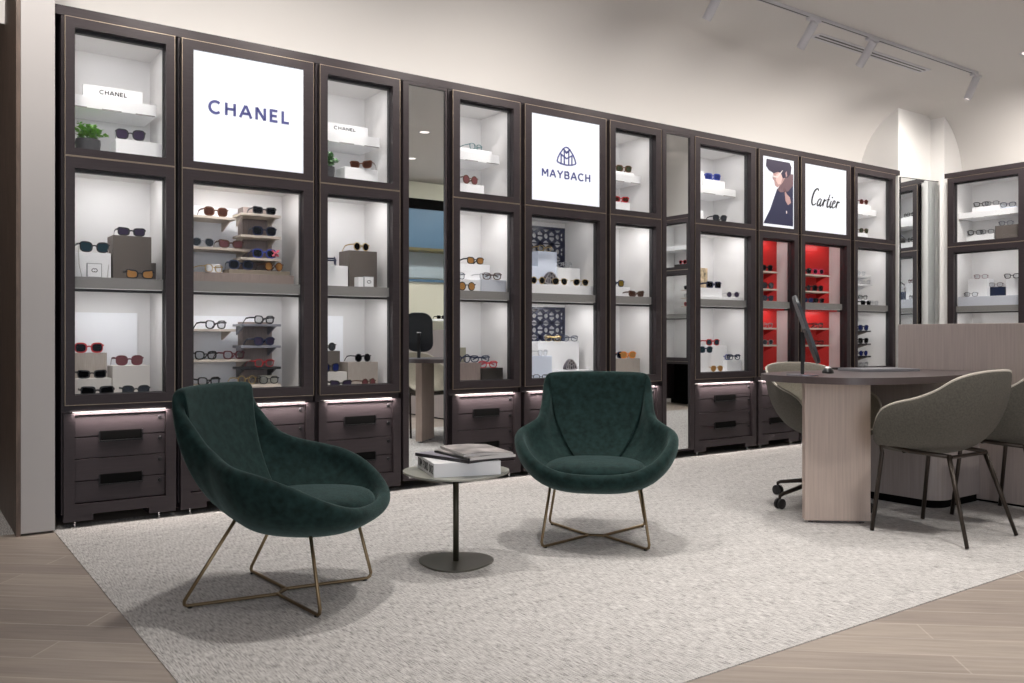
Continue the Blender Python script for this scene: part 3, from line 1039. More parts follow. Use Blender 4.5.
B(TW, 'card', 207, 221, 264, .26, .01, TOPS['C2p0'][0] - .0002, WHITE, 'white card behind the thin gold glasses')
SP(TW, 241, 'p1', .006, 'square', 'navy', 'black', -5, 'dark navy sunglasses on the thin slab, left of amber oval pair')
SP(TW, 274, 'p1', .006, 'round', 'tortoise', 'amber', 10, 'amber oval sunglasses on the thin slab')
SL_(TW, 'c', 188, 236, 329, .23, .19, PALEWOOD, 'upper free ledge at bottom level')
SP(TW, 216, 'c', .01, 'optic', 'black', 'clear', 18, 'black-rimmed clear glasses alone on the upper free ledge')
SL_(TW, 'd', 188, 251, 359.5, .23, .19, PALEWOOD, 'long lower ledge at bottom level')
SP(TW, 206, 'd', .008, 'optic', 'black', 'clear', 12, 'black clear-lens glasses with cream temples on the long lower ledge')
SP(TW, 234, 'd', .008, 'optic', 'maroon', 'clear', 12, 'black and red clear-lens glasses on the long lower ledge')
B(TW, 'tx', 243, 272, 322, .33, .11, F0, PINKT, 'lower wooden tower panel carrying three ledges')
for kk, (py, st, f, l, yaw, d) in enumerate(((324, 'optic', 'black', 'clear', 15, 'black clear-lens glasses on the top ledge of the lower tower'),
                                 (345.5, 'optic', 'navy', 'purple', 12, 'patterned dark glasses on the second ledge of the lower tower'),
                                 (367, 'thin', 'red', 'clear', 10, 'fine red and gold glasses on the third ledge of the lower tower'))):
    SL_(TW, 'u%d' % kk, 241, 281, py, .17, .155, mat('grey_ledge', (.22, .22, .25), .4) if kk < 2 else BLACK, ('top', 'middle', 'lowest')[kk] + ' tower ledge, bottom level')
    SP(TW, 264.5, 'u%d' % kk, .008, st, f, l, yaw, d)
B(TW, 'v', 190, 281, 385, .16, .26, F0, PALEWOOD, 'low wooden plinth on the cabinet floor')
SP(TW, 209, 'v', .008, 'optic', 'black', 'clear', 12, 'black clear-lens glasses just above the lounge chair back')
SP(TW, 247, 'v', .008, 'round', 'gold', 'clear', 12, 'thin round wire glasses beside the small cream box')
B(TW, 'w', 261, 277, 375.5, .26, .05, TOPS['C2v'][0] - .0002, mat('cream_box', (.72, .68, .58), .5), 'small cream presentation box on the low plinth', 'gift_box', 'box')
SP(TW, 269, 'v', .006, 'thin', 'black', 'clear', 8, 'thin black glasses in front of the small cream box')
# C3
nameplate('C3', 321, 368, 124.5, .19, F3, 'white name plate with thin grey capitals on the upper shelf')
plant('C3', 327, 167, 152.5, .20, F2, .048, LEAF2, 'small plant with round leaves in a grey pot', 120, .085, 5)
B('C3', 'a', 345, 378, 168.3, .13, .14, F2, WHITE, 'white block under the tortoise oval sunglasses')
SP('C3', 361, 'a', .006, 'cat', 'tortoise', 'brown', -42, 'tortoise oval sunglasses turned sideways, top level')
B('C3', 'b', 322, 348, 265.5, .15, .13, F1, WHITE, 'white block at middle level')
SP('C3', 334, 'b', .006, 'cat', 'navy', 'blue', 62, 'dark blue cat-eye glasses turned sideways on the white block')
B('C3', 'c', 349, 377, 251, .16, .15, F1, TAUPE, 'tall taupe block behind the small white box')
SP('C3', 361.5, 'c', .006, 'round', 'gold', 'black', 12, 'round black-lensed wire sunglasses on the tall taupe block')
logocard('C3', 364, 374, 276.5, .085, F1, 'small white logo box before the taupe block')
B('C3', 'c2', 358.5, 363.5, 277, .075, .06, F1, WHITE, 'slim white box beside the logo box', 'gift_box', 'box')
B('C3', 'd', 321, 340, 351, .24, .12, F0, TAUPE, 'taupe block at bottom level, behind the white one')
SP('C3', 327, 'd', .006, 'round', 'black', 'grey', 0, 'half-hidden round black sunglasses on the taupe block')
B('C3', 'e', 321, 347, 372, .16, .07, F0, WARMW, 'low white block, bottom level')
SP('C3', 331, 'e', .004, 'square', 'black', 'blue', 20, 'black sunglasses with blue lenses on the low white block')
B('C3', 'f', 348, 378, 362, .17, .13, F0, LTAUPE, 'pale taupe block at bottom level')
SP('C3', 363, 'f', .006, 'round', 'black', 'black', 10, 'small black oval sunglasses on the pale taupe block')
SP('C3', 341, F0, .08, 'cat', 'black', 'purple', 0, 'black cat-eye sunglasses with purple lenses on the cabinet floor')
SP('C3', 369, F0, .10, 'round', 'brown', 'rose', 20, 'brown oval glasses on the cabinet floor')
# C4
B('C4', 'a', 456, 492, 149, .19, .14, F3, WHITE, 'white box on the upper shelf')
SP('C4', 476, 'a', .03, 'thin', 'teal', 'clear', 15, 'fine teal-rimmed glasses on the topmost white box')
B('C4', 'b', 454, 484, 184, .13, .15, F2, WHITE, 'white block under the round tortoise pair')
SP('C4', 470.5, 'b', .006, 'biground', 'tortoise', 'rose', 8, 'round tortoise sunglasses with pink lenses, top level')
B('C4', 'c', 453, 490, 264, .22, .14, F1, WHITE, 'tall white block at middle level')
SP('C4', 475.5, 'c', .006, 'optic', 'black', 'amber', 0, 'black rectangular glasses with pale amber lenses, tallest block')
B('C4', 'd', 453, 482, 279.5, .15, .07, F1, WHITE, 'low white step at middle level')
SP('C4', 458, 'd', .004, 'thin', 'navy', 'clear', 10, 'navy glasses cut by the door frame, low white step')
B('C4', 'e', 482, 509, 280, .13, .16, F1, GREYBOX, 'grey-blue block at middle level')
SP('C4', 486, 'e', .03, 'thin', 'silver', 'clear', 15, 'silver clear glasses behind the brown folded pair')
SP('C4', 492, 'e', .004, 'optic', 'brown', 'clear', -18, 'brown folded glasses on the grey-blue block', True)
SP('C4', 467, F1, .08, 'biground', 'black', 'amber', 0, 'round black sunglasses with amber lenses, front of middle shelf')
B('C4', 'f', 453, 466, 347.5, .29, .08, F0, mat('olive_block', (.30, .29, .22), .5), 'olive block at bottom level')
B('C4', 'g', 453, 481.5, 363, .15, .13, F0, PINKT, 'pinkish wood block at bottom level')
SP('C4', 462.5, 'g', .006, 'biground', 'navy', 'clear', 0, 'round dark-rimmed clear glasses on the pinkish block')
SP('C4', 480, 'g', .05, 'optic', 'navy', 'clear', -20, 'folded navy glasses on the pinkish block', True)
B('C4', 'h', 482, 503, 368, .13, .14, F0, DARKB, 'dark brown block at bottom level')
SP('C4', 488, 'h', .006, 'optic', 'red', 'clear', -15, 'folded bright red glasses on the dark brown block', True)
# C5
LAT = mat('dark_lattice', (.012, .014, .035), .3)
def lattice(p0, p1, z0, z1, cell, label):
    Y = YD + .40
    lo, hi = limits('C5')
    a, b = max(lo, xa(p0, Y)), xa(p1, Y)
    r = empty('lattice_screen', ((a + b) / 2, Y, z0))
    hw, H = (b - a) / 2, z1 - z0
    q = MB()
    q.ring(-hw, hw, 0, H, -hw + .018, hw - .018, .018, H - .018, 0, .012)
    nx = max(1, round((2 * hw - .03) / cell))
    nz = max(1, round((H - .03) / cell))
    cw, ch = (2 * hw - .03) / nx, (H - .03) / nz
    for i in range(nx):
        for k in range(nz):
            cx, cz = -hw + .015 + (i + .5) * cw, .015 + (k + .5) * ch
            strip(q, [(cx + .24 * cw * math.cos(t * PI / 6), cz + .24 * ch * math.sin(t * PI / 6)) for t in range(12)], .013, .001, .009, True)
            strip(q, [(cx - cw / 2, cz - ch / 2), (cx - .16 * cw, cz - .22 * ch)], .024, .002, .010)
            strip(q, [(cx + cw / 2, cz - ch / 2), (cx + .16 * cw, cz - .22 * ch)], .024, .002, .010)
            strip(q, [(cx - cw / 2, cz + ch / 2), (cx - .16 * cw, cz + .22 * ch)], .024, .002, .010)
            strip(q, [(cx + cw / 2, cz + ch / 2), (cx + .16 * cw, cz + .22 * ch)], .024, .002, .010)
            strip(q, [(cx - cw / 2, cz), (cx - .2 * cw, cz)], .012, .0015, .0085)
            strip(q, [(cx + cw / 2, cz), (cx + .2 * cw, cz)], .012, .0015, .0085)
            strip(q, [(cx - cw / 2, cz + ch / 2), (cx + cw / 2, cz + ch / 2)], .009, .0025, .0095)
    q.build('fretwork', LAT, r)
    tag(r, label + ', ' + LOCN['C5'], 'screen', 'dark fretwork screens')
lattice(527, 565, 1.32, 1.80, .112, 'dark geometric lattice screen behind the upper blocks')
lattice(527, 565, .84, 1.19, .112, 'dark geometric lattice screen behind the lower block')
B('C5', 'l', 526, 597, 285, .11, .32, F1, WHITE, 'low white plinth on the middle shelf')
z5 = TOPS['C5l'][0] - .0002
B('C5', 'a', 538, 557, 251.5, .20, .14, z5, BLUEW, 'tall bluish white block at middle level')
B('C5', 'a2', 526, 538, 266, .20, .12, z5, BLUEW, 'lower bluish white block cut by the door frame')
B('C5', 'b', 558, 580, 268, .18, .13, z5, WHITE, 'white block at middle level')
SP('C5', 545, 'a', .01, 'thin', 'gold', 'clear', 0, 'thin gold glasses on the tall bluish block')
SP('C5', 568, 'b', .01, 'thin', 'silver', 'clear', 20, 'rimless silver glasses on the white middle-level block')
SP('C5', 538, 'l', .008, 'round', 'gold', 'black', -8, 'first pair of round gold sunglasses on the low plinth')
SP('C5', 560, 'l', .008, 'aviator', 'gold', 'black', -8, 'round gold sunglasses right of the crest emblem')
SP('C5', 581, 'l', .008, 'aviator', 'gold', 'black', -14, 'last round gold sunglasses of the low plinth')
EMB = mat('gunmetal', (.10, .09, .11), .3, .8)
def emblem(px, py0, dy, zb, s, label):
    Y = YD + dy
    r = empty('crest_emblem', (xa(px, Y), Y, zb))
    q = MB()
    tri = [(0, .93), (-.09, .90), (-.22, .76), (-.36, .55), (-.46, .32), (-.5, .16), (-.47, .08), (-.3, .02), (0, 0), (.3, .02), (.47, .08), (.5, .16), (.46, .32), (.36, .55), (.22, .76), (.09, .90)]
    q.prism([(a * s * 1.12, b * s * .82) for a, b in tri], .0, .03, 'y', .002)
    q.build('emblem_body', EMB, r)
    q = MB()
    crest(q, 0, s * .04, s * .92, s * .07, -.003, .0005, .80)
    q.build('emblem_relief', mat('silver_relief', (.55, .52, .55), .3, .6), r)
    tag(r, label + ', ' + LOCN['C5'], 'emblem', 'triangular crest emblems')
emblem(551.5, 0, .135, z5 + .0003, .125, 'triangular metal crest emblem on the upper plinth')
B('C5', 'c', 538, 579, 341.5, .20, .20, F0, WHITE, 'large white block at bottom level')
B('C5', 'd', 526, 552, 356, .13, .06, F0, BLUEW, 'white step at bottom level')
B('C5', 'm', 562, 594, 370, .11, .08, F0, WHITE, 'low step carrying the lower crest emblem')
emblem(571.5, 0, .13, TOPS['C5m'][0], .105, 'triangular metal crest emblem on the lower step')
SP('C5', 553, 'c', .01, 'thin', 'gold', 'clear', -20, 'folded thin gold glasses on the large white block', True)
SP('C5', 570, 'c', .01, 'thin', 'navy', 'clear', -20, 'folded thin dark glasses on the large white block', True)
SP('C5', 543, 'd', .008, 'thin', 'silver', 'clear', 20, 'thin silver glasses on the white bottom-level step')
SP('C5', 541, F0, .075, 'thin', 'black', 'clear', -10, 'thin black glasses on the cabinet floor')
# C6
B('C6', 'a', 611, 634, 171.8, .19, .13, F3, WHITE, 'white block on the upper shelf')
SP('C6', 624, 'a', .008, 'square', 'tortoise', 'green', -12, 'tortoise square sunglasses with green lenses, upper shelf')
B('C6', 'b', 611, 630, 202, .13, .13, F2, WHITE, 'white block under the red pair')
SP('C6', 621, 'b', .006, 'rect', 'red', 'brown', -12, 'red rectangular sunglasses, top level')
B('C6', 'c', 611, 630, 287, .20, .13, F1, WHITE, 'white block at middle level')
SP('C6', 617, 'c', .006, 'square', 'navy', 'yellow', -5, 'dark sunglasses with yellow lenses on the white block')
SP('C6', 636.5, F1 + .0, .10, 'cat', 'brown', 'brown', -10, 'brown cat-eye sunglasses, middle level')
B('C6', 'd', 611, 640, 358.5, .17, .15, F0, LTAUPE, 'pale grey-beige block at bottom level')
SP('C6', 616, 'd', .03, 'square', 'navy', 'black', -10, 'dark sunglasses half behind the orange pair')
SP('C6', 628, 'd', .006, 'square', 'orange', 'amber', -15, 'bright orange sunglasses on the grey-beige block')
# C7
B('C7', 'a', 703, 725, 180, .19, .14, F3, WHITE, 'white block on the upper shelf')
B('C7', 'a2', 698, 704, 171, .20, .10, F3, WHITE, 'tall slim white block on the upper shelf')
SP('C7', 713, 'a', .008, 'mask', 'blue', 'blue', -10, 'dark blue sunglasses on the upper shelf')
B('C7', 'a3', 704, 733, 221, .10, .13, F2, WHITE, 'low white block, top level floor')
SP('C7', 720, 'a3', .008, 'square', 'black', 'grey', -14, 'black sunglasses on the low top-level block')
o = MB().lathe([(.0, 0), (.035, 0), (.035, .10), (.028, .112), (0, .115)], 20, (xa(699.5, YD + .16), YD + .16), cap=False)
o.bm.transform(Matrix.Translation((0, 0, F2 + .0003)))
tag(o.build('white_jar', WHITE, smooth=True, autos=40), 'white round jar at the top level floor, ' + LOCN['C7'], 'jar')
B('C7', 'l', 698, 742, 297, .10, .30, F1, WHITE, 'low white plinth on the middle shelf')
z7 = TOPS['C7l'][0] - .0002
B('C7', 'b', 700, 722, 288, .13, .14, z7, WHITE, 'white block under the large navy pair')
SP('C7', 714, 'b', .006, 'mask', 'navy', 'black', -7, 'large square navy sunglasses, middle level')
SP('C7', 733, 'l', .03, 'round', 'silver', 'purple', -25, 'small purple-lensed sunglasses turned sideways on the low plinth')
r = empty('flower_picture', (xa(702, YD + .30), YD + .30, TOPS['C7b'][0] + .10 - .10))
MB().box(-.07, .07, 0, .012, 0, .26, .001).build('picture_board', mat('floral_print', (.45, .35, .22), .6, noise=.95, nscale=22), r)
r.location = (xa(702, YD + .33), YD + .33, z7 + .0003)
tag(r, 'small floral print propped at the back, ' + LOCN['C7'], 'picture')
B('C7', 'm', 698, 743, 371.5, .10, .30, F0, WHITE, 'low white plinth on the cabinet floor')
z7 = TOPS['C7m'][0] - .0002
B('C7', 'c', 699, 712, 353, .14, .12, z7, WHITE, 'grey-white block, bottom level')
B('C7', 'd', 712, 727, 345.5, .17, .15, z7, WHITE, 'tallest white block, bottom level')
B('C7', 'e', 727, 743, 360, .13, .14, z7, WHITE, 'long low white block, bottom level')
SP('C7', 713, 'd', .006, 'square', 'red', 'teal', -9, 'red sunglasses on the tallest bottom-level block')
SP('C7', 706, 'c', .006, 'square', 'navy', 'teal', -9, 'dark teal sunglasses left of the tall block')
SP('C7', 734, 'e', .006, 'optic', 'navy', 'clear', -12, 'folded navy glasses on the long low block', True)
SP('C7', 724, 'e', .04, 'optic', 'purple' if 'purple' in FCOL else 'blue', 'clear', -12, 'folded blue glasses behind the navy ones', True)
SP('C7', 717, 'm', .006, 'aviator', 'gold', 'amber', -9, 'small amber sunglasses on the low plinth')
# C8 / C9 : red units
def redledges(cab, p0, p1, rows):
    for kk, (py, pairs) in enumerate(rows):
        SL_(cab, 'r%d' % kk, p0, p1, py, .078, .133, PALEWOOD, ('first', 'second', 'third', 'fourth', 'fifth')[kk] + ' ledge from the top', RED2)
        for px, st, f, l, yaw, d in pairs:
            SP(cab, px, 'r%d' % kk, .002, st, f, l, yaw * .3, d)
redledges('C8', 755, 778, [
    (271, [(767, 'square', 'black', 'black', -20, 'black sunglasses on the first red-backed ledge')]),
    (288.5, [(768, 'square', 'black', 'grey', -20, 'black and white sunglasses on the second ledge')]),
    (301, [(768, 'optic', 'navy', 'grey', -20, 'navy sunglasses on the third ledge')]),
    (327.8, [(767.5, 'thin', 'silver', 'clear', -20, 'silver clear glasses on the fourth ledge')]),
    (344.8, [(768, 'thin', 'silver', 'grey', -20, 'silver-rimmed glasses on the fifth ledge')])])
redledges('C9', 797, 830, [
    (274.3, [(806, 'square', 'black', 'black', -20, 'black sunglasses left of the pink pair'), (818.5, 'square', 'pink', 'black', -20, 'bright pink sunglasses on the first ledge')]),
    (291, [(806, 'round', 'black', 'black', -20, 'round black sunglasses, second ledge, by the door frame'), (818, 'square', 'black', 'black', -20, 'square black sunglasses near the middle of the second ledge')]),
    (302.8, [(808, 'rect', 'navy', 'blue', -20, 'blue sunglasses on the third ledge'), (819, 'rect', 'black', 'black', -20, 'black sunglasses on the third ledge')]),
    (328, [(818, 'optic', 'black', 'clear', -20, 'black clear glasses on the fourth ledge')]),
    (345, [(819, 'thin', 'black', 'clear', -20, 'thin black glasses on the fifth ledge, beside the monitor')])])
# C10
B('C10', 'a', 857, 871, 204.5, .19, .13, F3, WHITE, 'white block on the upper shelf')
SP('C10', 864, 'a', .006, 'round', 'maroon', 'brown', -8, 'dark red round sunglasses, upper shelf')
B('C10', 'b', 857, 868, 233, .16, .12, F2, WHITE, 'white block, top level')
SP('C10', 864, 'b', .006, 'aviator', 'tortoise', 'green', -8, 'brown and green aviator sunglasses, top level')
SL_('C10', 'c', 852, 871, 275.5, .12, .17, WHITE, 'white ledge, middle level')
SP('C10', 861, 'c', .01, 'thin', 'silver', 'clear', -8, 'silver glasses on the white ledge')
SL_('C10', 'd', 852, 872, 284, .12, .17, WHITE, 'second white ledge, middle level')
SP('C10', 866, 'd', .01, 'thin', 'silver', 'clear', -8, 'fine grey glasses on the second white ledge')
B('C10', 'e', 857, 868, 299.5, .14, .13, F1, WHITE, 'low white block on the middle shelf')
SP('C10', 863, 'e', .01, 'thin', 'black', 'clear', -8, 'thin black glasses on the low white block')
SP('C10', 866, F1, .09, 'rect', 'black', 'black', -8, 'black sunglasses at the front of the middle shelf')
SP('C10', 874, F1, .075, 'thin', 'silver', 'clear', -8, 'pale wire glasses at the front of the middle shelf')
for kk, (py, d) in enumerate(((330.5, 'top'), (343.5, 'second'), (356, 'third'), (367, 'lowest'))):
    SL_('C10', 'l%d' % kk, 853, 871, py, .10, .18, BLACK, d + ' dark ledge, bottom level', PINKT)
    SP('C10', 863.5, 'l%d' % kk, .008, ('square', 'square', 'round', 'optic')[kk], ('navy', 'black', 'navy', 'silver')[kk], ('blue', 'black', 'blue', 'clear')[kk], -8, ('navy sunglasses on the top dark ledge', 'black sunglasses on the second dark ledge', 'round blue sunglasses on the third dark ledge', 'silver clear glasses on the lowest dark ledge')[kk])

# side wall unit next to the boxed corner
def sblock(key, p0, p1, px, pt, dx, th, zb, m, desc):
    X = XR + dx
    a, b = ya(p0, X), ya(p1, X)
    z = zr(px, pt, X)
    o = MB().box(X, min(X + th, XR + .44), min(a, b), max(a, b), zb, z, .0015).build('riser_block', m)
    tag(o, desc + ', ' + LOCN['R1'], 'display block', 'display blocks inside the cabinets')
    TOPS['R1' + key] = (z + .0003, X)
def sspec(px, on, dx, style, f, l, yaw, desc, fold=False):
    if isinstance(on, str):
        z, X = TOPS['R1' + on]
        X += dx
    else:
        z, X = on, XR + dx
    spectacles((X, ya(px, X), z), style, f, l, yaw, desc + ', ' + LOCN['R1'], fold, -PI / 2)
sblock('a', 972, 1000, 986, 206, .19, .14, F3, WHITE, 'white block at the corner end of the upper shelf')
sblock('b', 1001, 1016, 1008, 207, .19, .14, F3, BLUEW, 'bluish block at the outer end of the upper shelf')
sspec(981, 'a', .01, 'optic', 'black', 'clear', 20, 'black clear glasses above the upper shelf, nearest the corner')
sspec(992, 'a', .01, 'thin', 'black', 'clear', 20, 'second black clear glasses on the upper shelf block')
sspec(1008, 'b', .01, 'optic', 'navy', 'clear', 20, 'navy clear glasses on the bluish block')
sblock('c', 966, 994, 980, 234.5, .12, .12, F2, WHITE, 'white block, top level floor')
sblock('d', 995, 1018, 1006, 225, .10, .16, F2, TAUPE, 'taupe block, top level floor')
sspec(975, 'c', .006, 'optic', 'black', 'clear', 20, 'black clear glasses on the lower white block, corner end')
sspec(987, 'c', .006, 'thin', 'black', 'clear', 20, 'thin black glasses beside the taupe block')
sspec(1006, 'd', .03, 'thin', 'navy', 'clear', 20, 'small navy glasses on the taupe block')
sblock('l', 958, 1018, 988, 296, .10, .30, F1, GREYBOX, 'long grey plinth on the middle shelf')
zs_ = TOPS['R1l'][0] - .0002
sblock('e', 968, 987, 977, 279, .16, .14, zs_, WHITE, 'square white block, middle level')
sblock('f', 1006, 1018, 1012, 278.5, .16, .14, zs_, WHITE, 'white block by the outer door frame, middle level')
sblock('g', 988, 1005, 996, 287, .22, .10, zs_, mat('blue_case', (.008, .016, .05), .4), 'small dark blue case, middle level')
sspec(981, 'e', .01, 'thin', 'maroon', 'clear', 20, 'fine maroon glasses on the square white block')
sspec(996, 'g', .006, 'thin', 'brown', 'clear', 20, 'fine brown glasses on the blue case')
sspec(1012, 'f', .01, 'optic', 'black', 'clear', 20, 'black glasses by the outer door frame')
sspec(971, 'l', .01, 'thin', 'black', 'clear', 20, 'thin black glasses on the long grey plinth')
# what the second mirror shows of the far side wall unit
LOCN['R1'] = 'far side wall cabinet in the second mirror'
def far(y, z0, z1, wd, m, d):
    o = MB().box(XR + .14, XR + .26, y - wd / 2, y + wd / 2, z0, z1, .0015).build('riser_block', m)
    tag(o, d + ', ' + LOCN['R1'], 'display block', 'display blocks inside the cabinets')
    return z1 + .0003
z = far(1.20, F2, F2 + .07, .22, DARKB, 'dark block under the red pair')
spectacles((XR + .15, 1.24, z), 'square', 'red', 'black', 0, 'red sunglasses high up, ' + LOCN['R1'], False, -PI / 2)
z = far(1.42, F3, F3 + .07, .2, WHITE, 'white block on the upper shelf')
spectacles((XR + .15, 1.42, z), 'optic', 'teal', 'clear', 0, 'teal glasses high up, ' + LOCN['R1'], False, -PI / 2)
for k, (f, l) in enumerate((('black', 'black'), ('silver', 'clear'), ('red', 'rose'))):
    z = 1.62 - k * .115
    r = empty('display_ledge', (XR + .26, 1.26, z - .014))
    MB().box(0, .19, -.16, .16, 0, .014, .001).build('ledge_board', PALEWOOD, r)
    tag(r, ('upper', 'middle', 'lower')[k] + ' small ledge, ' + LOCN['R1'], 'shelf', 'small ledges inside the cabinets')
    spectacles((XR + .27, 1.22, z + .0003), 'square', f, l, 0, ('black', 'silver clear', 'red')[k] + ' glasses on the ' + ('upper', 'middle', 'lower')[k] + ' ledge, ' + LOCN['R1'], False, -PI / 2)

# ------------------------------------------------------------------ tub shells
def catmull(P, t):
    n = len(P)
    k = min(int(t), n - 2)
    f = t - k
    p0, p1, p2, p3 = P[max(k - 1, 0)], P[k], P[k + 1], P[min(k + 2, n - 1)]
    return Vector([.5 * (2 * p1[i] + (-p0[i] + p2[i]) * f + (2 * p0[i] - 5 * p1[i] + 4 * p2[i] - p3[i]) * f * f + (-p0[i] + 3 * p1[i] - 3 * p2[i] + p3[i]) * f ** 3) for i in range(3)])
def rim_loop(half, N):
    """half: list of points from front centre (x=0) to back centre (x=0); returns closed loop of 2N points"""
    pts = [catmull(half, (len(half) - 1) * k / N) for k in range(N + 1)]
    left = [Vector((-p.x, p.y, p.z)) for p in pts[1:-1]][::-1]
    return pts + left
def tub(half, zb, zi, th, c_out, c_in, ex_out, ex_in, N=26, rows=9, lip=.5):
    L = rim_loop(half, N)
    n = len(L)
    ymin, ymax = min(p.y for p in L), max(p.y for p in L)
    mb = MB()
    bm = mb.bm
    grid = []
    def ringrow(fn):
        grid.append([bm.verts.new(fn(p, i)) for i, p in enumerate(L)])
    def back(p):
        return max(0, min(1, (p.y - ymin) / (ymax - ymin)))
    nrm = []
    for i, p in enumerate(L):
        t = (L[(i + 1) % n] - L[i - 1])
        v = Vector((t.y, -t.x, 0)).normalized()
        if v.dot(Vector((p.x, p.y - c_out[1], 0))) < 0:
            v = -v
        nrm.append(v)
    # outer, bottom -> rim
    for r_ in range(rows, 0, -1):
        ph = PI / 2 * r_ / rows
        def fo(p, i, ph=ph):
            e = ex_out[0] + (ex_out[1] - ex_out[0]) * back(p)
            s = math.cos(ph) ** e if ph < PI / 2 - 1e-6 else 0
            s = max(s, .02)
            base = Vector((c_out[0], c_out[1], zb))
            q = p + nrm[i] * 0
            return Vector((base.x + (q.x - base.x) * s, base.y + (q.y - base.y) * s, zb + (p.z - th * .4 - zb) * (1 - math.sin(ph))))
        ringrow(fo)
    ringrow(lambda p, i: Vector((p.x, p.y, p.z - th * .4)))
    ringrow(lambda p, i: Vector((p.x, p.y, p.z)) - nrm[i] * th * .18 + Vector((0, 0, -th * .06)))
    ringrow(lambda p, i: Vector((p.x, p.y, p.z)) - nrm[i] * th * .5 + Vector((0, 0, th * .08)))
    ringrow(lambda p, i: Vector((p.x, p.y, p.z)) - nrm[i] * th * .82 + Vector((0, 0, -th * .06)))
    # inner, rim -> seat
    for r_ in range(0, rows + 1):
        ph = PI / 2 * r_ / rows
        def fi(p, i, ph=ph):
            e = ex_in[0] + (ex_in[1] - ex_in[0]) * back(p)
            s = math.cos(ph) ** e if ph < PI / 2 - 1e-6 else 0
            s = max(s, .02)
            q = p - nrm[i] * th
            b = Vector((c_in[0], c_in[1], zi))
            zt = p.z - th * .4
            return Vector((b.x + (q.x - b.x) * s, b.y + (q.y - b.y) * s, min(zt, zi) + (zt - min(zt, zi)) * (1 - math.sin(ph)) if zt > zi else zt + (zi - zt) * math.sin(ph)))
        ringrow(fi)
    for A, B_ in zip(grid, grid[1:]):
        for j in range(n):
            bm.faces.new([A[j], A[(j + 1) % n], B_[(j + 1) % n], B_[j]])
    bm.faces.new(grid[0][::-1])
    bm.faces.new(grid[-1])
    return mb, L, nrm

# ------------------------------------------------------------------ lounge chairs
def velvet():
    m = mat('green_velvet', (.0095, .0245, .0228), .85, 0, .15, sheen=.22, noise=.42, nscale=38, bump=.4, bscale=450)
    b = m.node_tree.nodes['Principled BSDF']
    b.inputs['Sheen Tint'].default_value = (.60, .85, .82, 1)
    return m
VELVET = velvet()
BRASS = mat('antique_brass', (.26, .19, .11), .35, .9)
def lounge(loc, rz, label):
    r = empty('lounge_chair', loc, rz)
    tag(r, label, 'armchair', 'green velvet lounge chairs')
    half = [(0, -.385, .352), (.11, -.382, .356), (.21, -.355, .374), (.295, -.295, .412), (.355, -.205, .462), (.387, -.10, .500), (.381, .0, .520),
            (.343, .075, .538), (.305, .130, .562), (.292, .175, .598), (.284, .215, .648), (.281, .255, .702), (.276, .278, .750), (.250, .296, .776), (.14, .309, .783), (0, .313, .784)]
    mb, L, _ = tub(half, .240, .300, .050, (0, -.02), (0, -.06), (.60, 1.05), (.55, 1.35), 36, 10)
    mb.build('shell', VELVET, r, smooth=True, sub=1)
    # cushion
    N = 40
    out = []
    for k in range(N):
        t = 2 * PI * k / N
        ct, stt = math.cos(t), math.sin(t)
        x = .240 * math.copysign(abs(ct) ** .72, ct)
        y = -.115 + .225 * math.copysign(abs(stt) ** .8, stt)
        x *= 1 - .12 * max(0, (y + .115) / .225)
        out.append((x, y))
    cu = MB()
    cx, cy = 0, -.115
    rows = []
    for s, z in ((.02, .305), (.80, .307), (.95, .315), (1.0, .335), (.99, .356), (.93, .374), (.80, .384), (.5, .389), (.02, .391)):
        rows.append([cu.bm.verts.new((cx + (x - cx) * s, cy + (y - cy) * s, z + .02 * max(0, (-y - .1)) * (1 if z > .38 else 0))) for x, y in out])
    for A, B_ in zip(rows, rows[1:]):
        for j in range(N):
            cu.bm.faces.new([A[j], A[(j + 1) % N], B_[(j + 1) % N], B_[j]])
    cu.bm.faces.new(rows[0][::-1])
    cu.bm.faces.new(rows[-1])
    cu.build('seat_cushion', VELVET, r, smooth=True, sub=1)
    MB().lathe([(.08, .238), (.09, .242), (.09, .262)], 24, (0, -.03)).build('underseat_plate', mat('dark_base_board', (.05, .04, .03), .6), r)
    for sd in (-1, 1):
        f = MB()
        fr, bk, ap = Vector((sd * .245, -.265, .008)), Vector((sd * .245, .265, .008)), Vector((sd * .035, .0, .008))
        tf, tb = Vector((sd * .20, -.20, .32)), Vector((sd * .185, .075, .33))
        def bend(a, b, c, r0=.022):
            u, v = (a - b).normalized(), (c - b).normalized()
            return [b + u * r0, b + u * r0 * .35 + v * r0 * .35, b + v * r0]
        pts = [tf] + bend(tf, fr, ap) + [ap + (fr - ap).normalized() * .02, ap, ap + (bk - ap).normalized() * .02] + bend(ap, bk, tb) + [tb]
        f.tube(pts, .0065, 10)
        f.build('leg_frame', BRASS, r, smooth=True)
        for q in (fr, bk):
            MB().lathe([(.009, 0), (.009, .004), (.006, .006)], 12, (q.x + (ap - q).normalized().x * .03, q.y + (ap - q).normalized().y * .03)).build('glide', BLACK, r)
    MB().tube([(-.036, 0, .008), (.036, 0, .008)], .0065, 8).build('cross_link', BRASS, r)
    return r
lounge((1.186, 3.160, .0037), math.radians(43), 'dark green velvet lounge chair nearest the pilaster, seen side-on')
lounge((2.752, 3.174, .0037), math.radians(-42), 'dark green velvet lounge chair between side table and desk, facing the camera')

